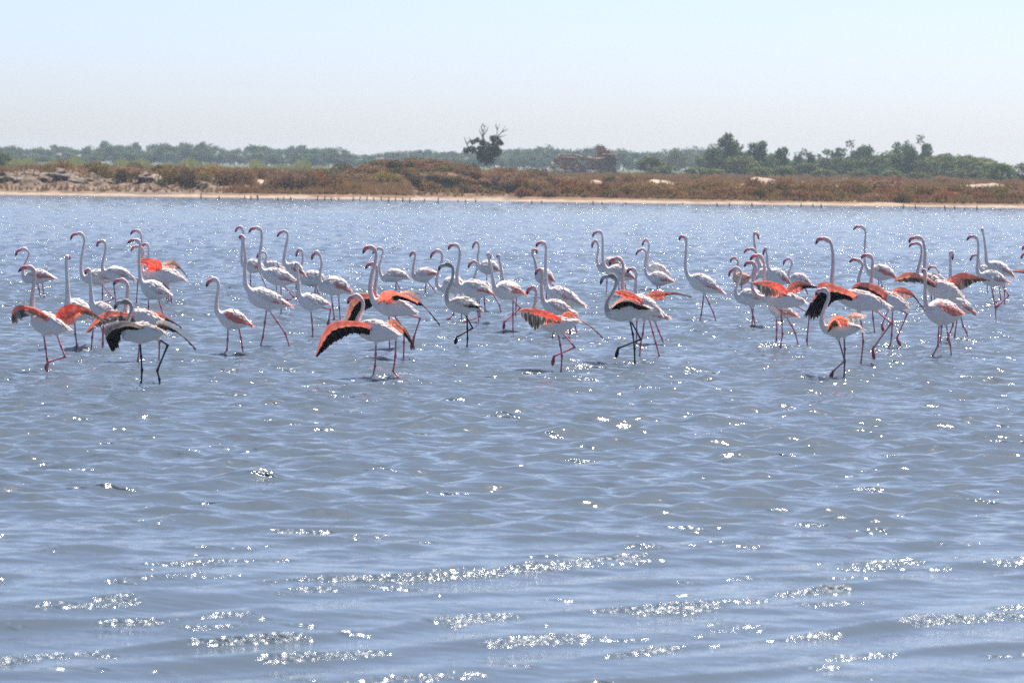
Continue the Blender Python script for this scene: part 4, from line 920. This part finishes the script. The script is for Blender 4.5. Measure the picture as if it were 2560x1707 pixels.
fl('C', 1450, (475, 1000, 650, 1030, 850, 1062, 192), [(478, 960), (490, 900), (520, 840), (525, 770), (500, 722)], [(462, 712), (407, 735), (388, 788)], [[(660, 1130), (657, 1230), (652, 1335), (627, 1453)], [(800, 1085), (795, 1250), (775, 1385), (828, 1445)]], 'large front flamingo with black and coral wing swept down to the left', kind='pink', yaw=32,
   wings=[W_('n', [(620, 1005, 600, 1060, .10), (540, 950, 520, 1050, .2), (430, 934, 430, 1048, .3), (300, 936, 330, 1095, .4), (212, 975, 245, 1150, .46), (150, 1085, 180, 1205, .5), (103, 1240, 122, 1250, .52)], c0='coral', c1='coral', f0='black', m=[.35, .42, .45, .42, .42, .35], n=30),
          W_('f', [(740, 930, 780, 985, 0), (800, 918, 838, 1015, -.1), (862, 968, 872, 1045, -.16), (912, 1010, 908, 1085, -.2), (962, 1108, 950, 1145, -.26), (982, 1190, 972, 1195, -.3)], c0='peach', c1='black', f0='black', fi='coral', inner=.45, m=.6)])
fl('C', 662, (712, 558, 810, 530, 937, 562, 120), [(718, 568), (684, 520), (670, 450), (690, 380), (703, 322), (690, 287)], [(668, 288), (640, 300), (607, 338)], [[(820, 592), (820, 630), (820, 664)], [(825, 592), (845, 630), (862, 664)]], 'far flamingo with S-neck tucked behind the running bird, head overlapped', patch=(.45, .5))
fl('C', 696, (997, 562, 1080, 525, 1187, 522, 132), [(998, 560), (972, 525), (975, 450), (988, 380), (990, 337)], [(973, 321), (953, 340), (944, 368)], [[(1088, 585), (1084, 640), (1078, 697)], [(1100, 585), (1145, 640), (1182, 697)]], 'far flamingo with pink rump feeding head up left of the centre cluster', patch=(.55, .6), kind='pink')
# --- centre group
fl('D', 927, (245, 645, 335, 612, 452, 652, 150), [(265, 660), (205, 640), (185, 600), (195, 520), (225, 430), (232, 352), (215, 312)], [(186, 308), (147, 335), (127, 380)], [['L', (350, 690), (345, 800), (335, 880), (300, 910), (284, 922)], [(400, 690), (404, 800), (407, 932)]], 'flamingo with deep S-bend neck behind the grey young bird of the centre group', xw=407)
fl('D', 1165, (292, 792, 420, 795, 567, 828, 148), [(312, 800), (276, 745), (285, 660), (318, 580), (330, 500), (322, 452)], [(285, 430), (222, 445), (198, 488)], [[(455, 865), (458, 1000), (460, 1090), (455, 1168)], ['L', (430, 865), (505, 1000), (365, 1080), (350, 1132)]], 'grey necked young flamingo with black legs stepping in the centre group', kind='juv', dark=1.0, patch=(.4, .35))
fl('D', 960, (405, 645, 530, 650, 692, 702, 166), [(415, 640), (370, 595), (368, 500), (385, 400), (390, 312), (370, 258)], [(345, 255), (307, 265), (286, 303)], [[(545, 728), (552, 850), (560, 960)], ['L', (560, 728), (570, 900), (460, 935), (425, 958)]], 'tall white flamingo with pink flank behind the grey young bird', patch=(.52, .6))
fl('D', 600, (572, 472, 650, 458, 747, 492, 128), [(588, 475), (562, 450), (550, 380), (560, 300), (556, 247)], [(536, 229), (514, 255), (503, 294)], [[(630, 520), (630, 555), (630, 602)]], 'farthest flamingo of the centre group standing on one visible leg', patch=(.6, .6))
fl('D', 855, (540, 612, 612, 650, 702, 692, 120), [(520, 610), (524, 545), (545, 462), (540, 417)], [(516, 405), (482, 425), (464, 468)], [[(608, 705), (612, 780), (620, 857)], [(680, 690), (745, 800), (756, 853)]], 'flamingo mostly hidden behind the tall white one, its low hooked head showing')
fl('D', 1035, (708, 672, 820, 667, 962, 702, 166), [(708, 660), (690, 590), (670, 480), (650, 385)], [(643, 330), (655, 350), (659, 388)], [[(850, 735), (850, 880), (850, 1037)], ['L', (865, 740), (945, 820), (800, 945), (795, 1002)]], 'flamingo facing us with bright red wing patch and lifted foot, right of centre group', patch=(.42, .85), yaw=-32)
fl('D', 885, (772, 602, 850, 640, 935, 672, 112), [(776, 590), (757, 460), (741, 382)], [(736, 347), (728, 356), (722, 374)], [[(888, 690), (885, 790), (880, 888)]], 'thin neck and small head rising behind the red patched flamingo', yaw=-20)
fl('D', 730, (1068, 505, 1140, 540, 1225, 582, 148), [(1078, 480), (1056, 392), (1036, 332)], [(1048, 299), (1072, 306), (1079, 340)], [[(1150, 600), (1153, 660), (1156, 732)], [(1195, 590), (1225, 615), (1252, 638)]], 'flamingo looking to the right, the only head turned that way at centre', patch=(.55, .8), kind='pink', yaw=-20)
fl('D', 1080, (1145, 792, 1260, 825, 1420, 872, 150), [(1148, 780), (1126, 725), (1118, 640), (1122, 560), (1122, 505)], [(1105, 475), (1077, 490), (1062, 528)], [[(1230, 890), (1225, 980), (1218, 1083)], [(1330, 890), (1380, 1052), (1320, 1045)]], 'flamingo with rosy neck standing behind the coral winged bird right of centre', kind='pink', patch=(.45, .4))
fl('D', 1050, (1185, 672, 1310, 715, 1502, 805, 150), [(1200, 680), (1164, 630), (1155, 520), (1155, 400), (1158, 292), (1145, 238)], [(1122, 235), (1087, 245), (1069, 278)], [[(1385, 790), (1410, 950), (1415, 975), (1437, 1050)], [(1340, 790), (1375, 1000), (1370, 1050)]], 'very tall straight necked flamingo at the right side of the centre group', patch=(.40, .5))
fl('E', 1385, (235, 930, 390, 968, 595, 945, 150), [(215, 880), (200, 820), (215, 740), (216, 672)], [(188, 636), (147, 655), (132, 702)], [[(425, 1045), (445, 1150), (460, 1240), (452, 1387)], ['L', (440, 1045), (545, 1170), (358, 1250), (347, 1322)]], 'flamingo with streaked coral wing drooping forward and a foot raised, right of centre', kind='pink', yaw=28,
   wings=[W_('n', [(440, 915, 438, 955, .08), (360, 868, 330, 955, .16), (275, 838, 240, 990, .24), (185, 823, 215, 1022, .3), (110, 822, 165, 985, .36), (63, 838, 95, 905, .38)], c0='red', c1='coral', f0='grey', fi='red', inner=.36, streak=True, m=[.5, .5, .32, .28, .25], n=26),
          W_('f', [(430, 890, 450, 915, 0), (490, 848, 520, 905, -.1), (552, 868, 590, 938, -.18), (602, 918, 622, 945, -.24), (700, 983, 708, 1003, -.3), (807, 1085, 803, 1092, -.38)], c0='coral', c1='brown', f0='grey', fi='coral', inner=.45, m=.6)])
# --- right of centre
fl('E', 725, (855, 492, 960, 512, 1100, 562, 150), [(865, 490), (824, 445), (808, 360), (808, 260), (805, 182), (790, 138)], [(766, 138), (732, 155), (717, 191)], [[(950, 580), (952, 650), (956, 728)], [(1000, 580), (1008, 620), (1016, 662)]], 'tall far flamingo with upright S-neck above the grey young bird', patch=(.5, .7))
fl('E', 690, (790, 482, 872, 425, 985, 445, 112), [(798, 482), (766, 440), (758, 380), (770, 292), (760, 232)], [(741, 219), (719, 245), (711, 288)], [[(845, 490), (845, 590), (842, 692)]], 'far flamingo left of the tall one with lower head and pale back')
fl('E', 1250, (1010, 790, 1150, 800, 1330, 882, 188), [(1012, 770), (990, 680), (985, 560), (990, 440), (966, 387)], [(937, 378), (887, 395), (867, 443)], [[(1190, 930), (1175, 1050), (1155, 1142)], [(1215, 930), (1245, 1040), (1270, 1130), (1303, 1252)]], 'white backed flamingo opening thin coral wings behind the grey young bird', kind='pink', yaw=22, xw=1303,
   wings=[W_('n', [(1210, 815, 1212, 825, .05), (1150, 742, 1155, 790, .12), (1090, 690, 1095, 750, .2), (1000, 658, 1035, 752, .26), (915, 665, 930, 692, .32)], c0='coral', c1='coral', f0='red', m=.5, n=16),
          W_('f', [(1190, 712, 1212, 745, 0), (1242, 670, 1272, 748, -.1), (1312, 664, 1322, 755, -.2), (1382, 680, 1380, 712, -.28), (1470, 683, 1470, 705, -.36), (1600, 722, 1595, 727, -.46)], c0='coral', c1='brown', f0='brown', fi='coral', inner=.45, m=.62)])
fl('E', 1150, (1130, 800, 1235, 862, 1388, 908, 138), [(1125, 760), (1100, 670), (1105, 560), (1106, 505)], [(1078, 472), (1042, 478), (1024, 508)], [[(1112, 910), (1110, 1020), (1108, 1120)], [(1275, 940), (1305, 1020), (1335, 1090), (1356, 1152)]], 'flamingo with thin upright neck behind the white backed one, pale tail showing right', patch=(.6, .5), xw=1356)
fl('E', 1310, (868, 872, 1010, 850, 1232, 832, 172), [(882, 890), (846, 845), (855, 760), (900, 680), (930, 602), (924, 552)], [(888, 530), (812, 550), (786, 613)], [[(1050, 915), (1080, 1050), (1095, 1180), (1097, 1312)], ['L', (1045, 915), (1145, 1100), (942, 1180), (925, 1252)]], 'grey headed young flamingo with long black legs stepping right of centre', kind='juv', yaw=8,
   wings=[W_('n', [(888, 812, 900, 835, .10), (945, 742, 960, 825, .15), (1040, 735, 1050, 805, .17), (1120, 768, 1110, 832, .16), (1180, 800, 1170, 835, .13), (1228, 830, 1222, 838, .1)], c0='pale', c1='brown', f0='black', m=.45, n=18)])
fl('E', 655, (1222, 472, 1300, 472, 1395, 518, 92), [(1226, 465), (1206, 430), (1212, 340), (1220, 252)], [(1196, 209), (1170, 235), (1160, 269)], [[(1290, 520), (1290, 600), (1290, 657)]], 'far flamingo of the close pair with the higher head', patch=(.6, .4))
fl('E', 662, (1225, 547, 1312, 560, 1440, 588, 130), [(1232, 548), (1196, 515), (1185, 440), (1195, 360), (1190, 312)], [(1162, 296), (1122, 315), (1101, 354)], [[(1295, 620), (1295, 645), (1295, 664)], [(1315, 620), (1316, 645), (1317, 664)]], 'near flamingo of the close pair with pink rump and water up to its belly', patch=(.5, .6))
# --- lone tall one and the cluster
fl('F', 935, (228, 562, 350, 602, 527, 692, 155), [(238, 560), (206, 520), (190, 440), (195, 330), (200, 232)], [(186, 186), (150, 184), (134, 218)], [[(354, 690), (345, 780), (331, 880), (318, 937)], [(362, 692), (405, 785), (441, 860), (463, 936)]], 'lone tall flamingo striding in the open gap right of centre', patch=(.52, .55))
fl('F', 655, (625, 560, 692, 560, 770, 545, 118), [(632, 575), (628, 520), (655, 440), (655, 397)], [(626, 371), (602, 385), (591, 413)], [[(688, 610), (690, 632), (692, 657)], [(755, 590), (775, 600), (792, 612)]], 'small peach coloured flamingo at the back left of the right cluster', kind='peach')
fl('F', 988, (668, 742, 780, 722, 918, 772, 150), [(690, 752), (648, 722), (640, 660), (665, 580), (685, 512), (665, 468)], [(637, 465), (592, 495), (576, 541)], [[(770, 800), (795, 900), (815, 990)], [(797, 800), (790, 900), (785, 975), (768, 988)]], 'flamingo with thick S-neck and pink hip at the left front of the right cluster', patch=(.52, .6), xw=815)
fl('F', 700, (838, 440, 905, 500, 985, 535, 108), [(838, 400), (820, 330), (805, 240), (800, 175)], [(813, 149), (836, 170), (843, 213)], [[(900, 560), (902, 640), (903, 700)]], 'flamingo looking right, topmost head of the right cluster', kind='pink', patch=(.3, .9), yaw=-15)
fl('F', 735, (845, 490, 925, 525, 1010, 562, 108), [(800, 560), (795, 500), (815, 420), (828, 365), (815, 317)], [(786, 295), (738, 299), (709, 333)], [[(910, 580), (912, 660), (914, 735)]], 'flamingo with outstretched level bill behind the middle of the right cluster', kind='pink')
fl('F', 1150, (938, 795, 1040, 845, 1177, 887, 130), [(935, 760), (905, 680), (892, 560), (895, 470), (880, 390)], [(848, 353), (795, 358), (764, 398)], [[(1003, 900), (1002, 1010), (1000, 1100), (991, 1145)], [(1095, 905), (1140, 980), (1170, 1040), (1198, 1150)]], 'pink faced flamingo whose legs and belly show beneath the spread winged bird', kind='pink', patch=(.25, .6), xw=1198)
fl('F', 760, (935, 492, 1022, 545, 1117, 597, 128), [(935, 470), (920, 420), (918, 350)], [(905, 285), (889, 316), (885, 353)], [[(1010, 610), (1012, 690), (1014, 760)]], 'flamingo facing us with lowered bill at the back of the right cluster', patch=(.5, .75), yaw=-15)
fl('F', 722, (1128, 578, 1205, 562, 1300, 612, 108), [(1132, 592), (1106, 558), (1115, 500), (1140, 432), (1130, 388)], [(1107, 380), (1074, 400), (1062, 440)], [[(1240, 615), (1265, 660), (1286, 724)]], 'far flamingo with short S-neck just right of the right cluster')
fl('F', 1165, (905, 735, 1060, 748, 1262, 778, 150), [(850, 720), (790, 650), (793, 570), (816, 505), (822, 460)], [(787, 415), (737, 419), (712, 455)], [[(1050, 815), (1058, 930), (1066, 1050), (1047, 1165)], [(1170, 800), (1286, 872), (1262, 1110), (1275, 1185)]], 'flamingo with wings spread flat showing red underwing in the right cluster', kind='pink', yaw=24,
   wings=[W_('n', [(1100, 665, 1120, 715, .06), (1045, 612, 1000, 728, .14), (965, 585, 945, 715, .22), (870, 578, 900, 720, .3), (778, 590, 800, 612, .38)], c0='red', c1='coral', f0='grey', fi='red', inner=.48, streak=True, m=[.5, .45, .3, .3], n=24),
          W_('f', [(1085, 655, 1110, 690, 0), (1130, 602, 1165, 695, -.1), (1200, 580, 1232, 660, -.2), (1262, 600, 1272, 645, -.28), (1312, 616, 1312, 646, -.34), (1372, 630, 1366, 645, -.42)], c0='coral', c1='black', f0='black', fi='coral', inner=.5, m=.6)])
# --- right group
fl('H', 1385, (440, 755, 655, 792, 900, 850, 185), [(420, 750), (382, 690), (375, 610), (380, 500), (383, 380), (368, 270), (343, 222)], [(308, 213), (248, 218), (218, 268)], [[(640, 890), (665, 1030), (680, 1170), (655, 1388)], ['L', (775, 885), (912, 1000), (738, 1240), (750, 1330)]], 'striding flamingo with huge black and red wing hanging forward, right group', kind='pink', yaw=30,
   wings=[W_('n', [(660, 800, 610, 818, .06), (565, 712, 505, 775, .16), (455, 660, 440, 785, .26), (350, 624, 370, 805, .36), (262, 618, 300, 905, .44), (225, 690, 205, 962, .5), (188, 810, 95, 935, .54)], c0='coral', c1='coral', f0='black', m=[.55, .5, .42, .35, .25, .3], n=30)])
fl('H', 760, (725, 520, 850, 530, 957, 582, 150), [(735, 545), (698, 485), (680, 430), (678, 300), (685, 180), (680, 122)], [(652, 99), (602, 100), (571, 132)], [[(825, 600), (845, 680), (850, 762)], [(810, 600), (812, 690), (815, 762)]], 'tall far flamingo with rosy wing edge above the right group', patch=(.25, .75))
fl('H', 1090, (645, 690, 760, 760, 880, 822, 140), [(640, 670), (622, 600), (640, 520), (658, 452)], [(618, 413), (572, 405), (533, 433)], [[(745, 830), (755, 960), (770, 1092)], ['L', (900, 880), (840, 1020), (852, 1066)]], 'flamingo stretching its head forward, body hidden behind the huge black wing', kind='pink', xw=770)
fl('H', 1220, (770, 745, 930, 800, 1090, 862, 150), [(765, 740), (735, 670), (740, 600), (745, 520), (752, 422), (735, 373)], [(707, 366), (667, 370), (642, 398)], [[(945, 880), (943, 1000), (938, 1110), (925, 1223)], ['L', (985, 870), (1068, 910), (970, 1140), (1000, 1202)]], 'flamingo with coral shoulders running behind the huge black winged one', kind='pink', yaw=20,
   wings=[W_('n', [(905, 725, 895, 785, .05), (800, 645, 870, 800, .12), (700, 622, 760, 735, .2), (610, 624, 660, 690, .26), (553, 662, 580, 690, .3)], c0='coral', c1='coral', f0='brown', fi='coral', inner=.3, m=[.7, .75, .6, .5], n=18),
          W_('f', [(930, 692, 980, 725, 0), (1005, 662, 1050, 770, -.1), (1072, 680, 1100, 775, -.18), (1125, 718, 1132, 758, -.24), (1182, 798, 1185, 825, -.3), (1242, 888, 1236, 896, -.36)], c0='coral', c1='black', f0='black', fi='pale', inner=.5, m=.6)])
fl('H', 1503, (308, 1050, 450, 1062, 642, 1055, 148), [(325, 1065), (288, 1025), (280, 950), (310, 850), (340, 772), (335, 714)], [(295, 688), (243, 700), (221, 743)], [[(490, 1130), (495, 1240), (494, 1360), (490, 1505)], ['L', (425, 1130), (490, 1350), (378, 1450), (360, 1502)]], 'pale nearest flamingo on the right with half raised rosy wings and crossed legs', kind='pale', yaw=10,
   wings=[W_('n', [(325, 1065, 345, 1078, .10), (355, 965, 400, 1042, .15), (425, 925, 455, 1028, .18), (485, 945, 505, 1035, .17), (525, 968, 535, 1015, .14)], c0='peach', c1='coral', f0='coral', fi='brown', inner=.5, m=.4, n=16),
          W_('f', [(510, 942, 520, 975, 0), (542, 905, 570, 995, -.08), (602, 903, 620, 985, -.14), (660, 918, 660, 962, -.18), (692, 930, 690, 942, -.2)], c0='pale', c1='pale', f0='white', fi='pale', m=.55, n=14)])
fl('I', 1180, (375, 680, 520, 690, 690, 762, 165), [(400, 670), (362, 600), (340, 500), (345, 350), (330, 240), (300, 198)], [(262, 200), (212, 214), (196, 253)], [[(510, 770), (508, 1030), (495, 1182)], [(590, 770), (598, 1020), (548, 1145)]], 'flamingo with both wings spread wide and level, right group', kind='pink', yaw=22, xw=495,
   wings=[W_('n', [(470, 650, 520, 715, .05), (385, 582, 440, 672, .14), (300, 545, 350, 645, .24), (220, 524, 250, 622, .34), (138, 535, 160, 620, .42), (55, 602, 65, 612, .5)], c0='coral', c1='peach', f0='brown', fi='pale', inner=.25, streak=True, m=.55, n=26),
          W_('f', [(540, 602, 640, 690, 0), (620, 550, 700, 690, -.12), (700, 528, 740, 665, -.24), (782, 545, 795, 632, -.34), (862, 572, 868, 612, -.42), (962, 605, 955, 612, -.52)], c0='coral', c1='brown', f0='brown', fi='peach', inner=.4, streak=True, m=.6, n=26)])
fl('I', 850, (295, 570, 400, 605, 520, 640, 120), [(290, 560), (276, 520), (305, 400), (312, 305), (295, 258)], [(268, 254), (218, 264), (194, 294)], [[(400, 660), (402, 760), (404, 852)]], 'flamingo whose head lines up just under the spread winged bird head', kind='pink')
fl('I', 1315, (372, 880, 522, 902, 692, 922, 235), [(370, 860), (350, 800), (346, 700), (346, 600), (339, 535)], [(335, 498), (327, 508), (322, 528)], [[(457, 1020), (452, 1110), (446, 1210), (393, 1307)], [(562, 1020), (582, 1110), (600, 1200), (612, 1317)]], 'front right flamingo with thin upright neck, white back and bright red wing band', patch=(.16, .85), yaw=-35, kind='pink', xw=612)
fl('I', 800, (375, 590, 442, 580, 545, 612, 92), [(440, 620), (466, 600), (472, 525)], [(435, 478), (397, 475), (369, 512)], [[(430, 620), (432, 710), (434, 802)]], 'flamingo with dark pink face held low behind the spread wings', patch=(.4, .5))
fl('I', 1150, (605, 785, 692, 842, 805, 907, 130), [(612, 770), (588, 690), (582, 560), (582, 450), (580, 365)], [(590, 330), (600, 358), (603, 412)], [[(655, 895), (690, 1030), (720, 1080), (737, 1145)], ['L', (665, 900), (632, 1130), (662, 1192)]], 'flamingo facing right on a straight neck behind the spread winged bird', yaw=-20, patch=(.3, .6), xw=737)
fl('I', 955, (865, 562, 982, 585, 1117, 617, 150), [(870, 560), (836, 515), (840, 400), (843, 282), (830, 203)], [(807, 190), (762, 194), (732, 231)], [[(962, 660), (980, 750), (1000, 850), (1003, 957)], ['L', (1062, 645), (1131, 745), (1040, 830), (1005, 855)]], 'tall flamingo with pink bill and a folded leg near the right edge', patch=(.5, .55))
fl('I', 720, (862, 512, 905, 502, 965, 535, 80), [(852, 490), (853, 410)], [(826, 363), (787, 374), (764, 424)], [[(928, 550), (926, 640), (922, 718)], [(970, 550), (982, 660), (991, 718)]], 'small far flamingo hidden behind the neck of the tall one near the right edge')
fl('I', 820, (935, 458, 1032, 492, 1167, 562, 130), [(945, 450), (920, 425), (912, 330), (895, 200)], [(876, 114), (883, 126), (888, 152)], [[(1072, 580), (1075, 690), (1076, 822)], ['L', (1045, 580), (1062, 780), (1030, 798), (1012, 808)]], 'flamingo with very straight thin neck and tiny head seen end on, near right edge', patch=(.5, .6), yaw=-25)
fl('I', 830, (1345, 480, 1430, 500, 1540, 540, 130), [(1350, 470), (1325, 420), (1325, 350), (1318, 300)], [(1292, 276), (1264, 290), (1254, 324)], [[(1420, 560), (1422, 700), (1424, 830)]], 'flamingo cut by the right edge, only the upper bill tip in view')
fl('I', 860, (1360, 560, 1450, 580, 1560, 620, 130), [(1360, 540), (1335, 480), (1335, 420), (1322, 368)], [(1293, 345), (1257, 365), (1238, 403)], [[(1440, 640), (1442, 750), (1444, 860)]], 'flamingo cut by the right edge reaching a peach wing tip into view', kind='pink', yaw=15,
   wings=[W_('n', [(1440, 530, 1450, 590, .05), (1370, 505, 1380, 570, .15), (1300, 496, 1310, 548, .25), (1230, 497, 1235, 532, .34), (1163, 510, 1170, 523, .42)], c0='coral', c1='peach', f0='brown', m=.6)])
# --- splashes at the feet that break the surface
def splash(px, py, s, label, seed):
    g = np.random.default_rng(seed); p, t = on_water(px, py); bf = Buf()
    for i in range(34):
        a = g.random() * 3.14; r = s * g.random(); z = s * .45 * g.random() * (1 - r / s * .6)
        c = np.array([math.cos(a) * r, -.1 * g.random() + math.sin(a) * r * .4, z]); q = s * (.02 + .05 * g.random())
        V, F4, F3 = loft([c - [q, 0, 0], c - [q * .5, 0, 0], c + [q * .5, 0, q * .3], c + [q * 1.3, 0, q * .4]], [q * .3, q * .8, q * .7, q * .2], [q * .3, q * .8, q * .7, q * .2], np.array([0, 1.0, 0]), 6)
        s0 = bf.n; bf.add(V, F4, (.75, .76, .78)); bf.F3.append(F3 + s0)
    o = obj('splash', bf.mesh('splash', MAT_SPLASH), None, p); tag(o, label, 'splash', 'splashes at the feet of running flamingos', 'stuff')
MAT_SPLASH = attr_mat('foam', rough=.25, var=.05, spec=.5, trans=.3)
splash(1003, 944, .16, 'small white splash at the foot of the large black winged flamingo', 1)
splash(227, 875, .10, 'small splash at the foot behind the left spread wing', 2)
splash(2014, 873, .12, 'small splash at the foot beside the black wing tips', 3)
# ------------------------------------------------------------------ the legs stir the water: rings round every foot
def stir():
    nv = len(wm.vertices); co = np.empty(nv * 3, np.float32); wm.vertices.foreach_get('co', co); co = co.reshape(-1, 3)
    cl_ = np.empty(nv * 4, np.float32); wm.color_attributes['Col'].data.foreach_get('color', cl_); cl_ = cl_.reshape(-1, 4)
    g = np.random.default_rng(2)
    sel = np.where((co[:, 1] > 35) & (co[:, 1] < 110) & (np.abs(co[:, 0]) < 20))[0]; S = co[sel]
    dz = np.zeros(len(S)); rr = np.zeros(len(S))
    for x, y in FEET:
        d = np.hypot(S[:, 0] - x, S[:, 1] - y); k = d < 0.9
        a = 0.011 + .010 * g.random(); lam = .16 + .06 * g.random(); ph = g.random() * 6.28
        dz[k] += a * np.sin(d[k] / lam * 6.283 + ph) * np.exp(-(d[k] / .34) ** 2)
        rr[k] = np.maximum(rr[k], (.2 + .25 * g.random()) * np.exp(-((d[k] - .22) / .16) ** 2))
    co[sel, 2] += dz; cl_[sel, 0] = np.maximum(cl_[sel, 0], rr)
    wm.vertices.foreach_set('co', co.ravel()); wm.color_attributes['Col'].data.foreach_set('color', cl_.ravel()); wm.update()
stir()
# ------------------------------------------------------------------ the hazy air
def haze_box():
    m = bpy.data.materials.new('haze_air'); m.use_nodes = True; n = m.node_tree
    n.nodes.clear(); out = n.nodes.new('ShaderNodeOutputMaterial'); v = n.nodes.new('ShaderNodeVolumePrincipled')
    v.inputs['Color'].default_value = (0.70, 0.85, 1.0, 1); v.inputs['Density'].default_value = 0.00021; v.inputs['Anisotropy'].default_value = 0.4
    n.links.new(v.outputs[0], out.inputs['Volume'])
    x, y0, y1, z0, z1 = 1600, -120, 1700, -2.0, 10.5
    V = [(-x, y0, z0), (x, y0, z0), (x, y1, z0), (-x, y1, z0), (-x, y0, z1), (x, y0, z1), (x, y1, z1), (-x, y1, z1)]
    F = np.array([[0, 3, 2, 1], [4, 5, 6, 7], [0, 1, 5, 4], [1, 2, 6, 5], [2, 3, 7, 6], [3, 0, 4, 7]])
    o = obj('haze', mesh_np('haze', V, F, None, m, False)); tag(o, 'thin bluish summer haze over the whole lagoon', 'haze', None, 'stuff')
haze_box()
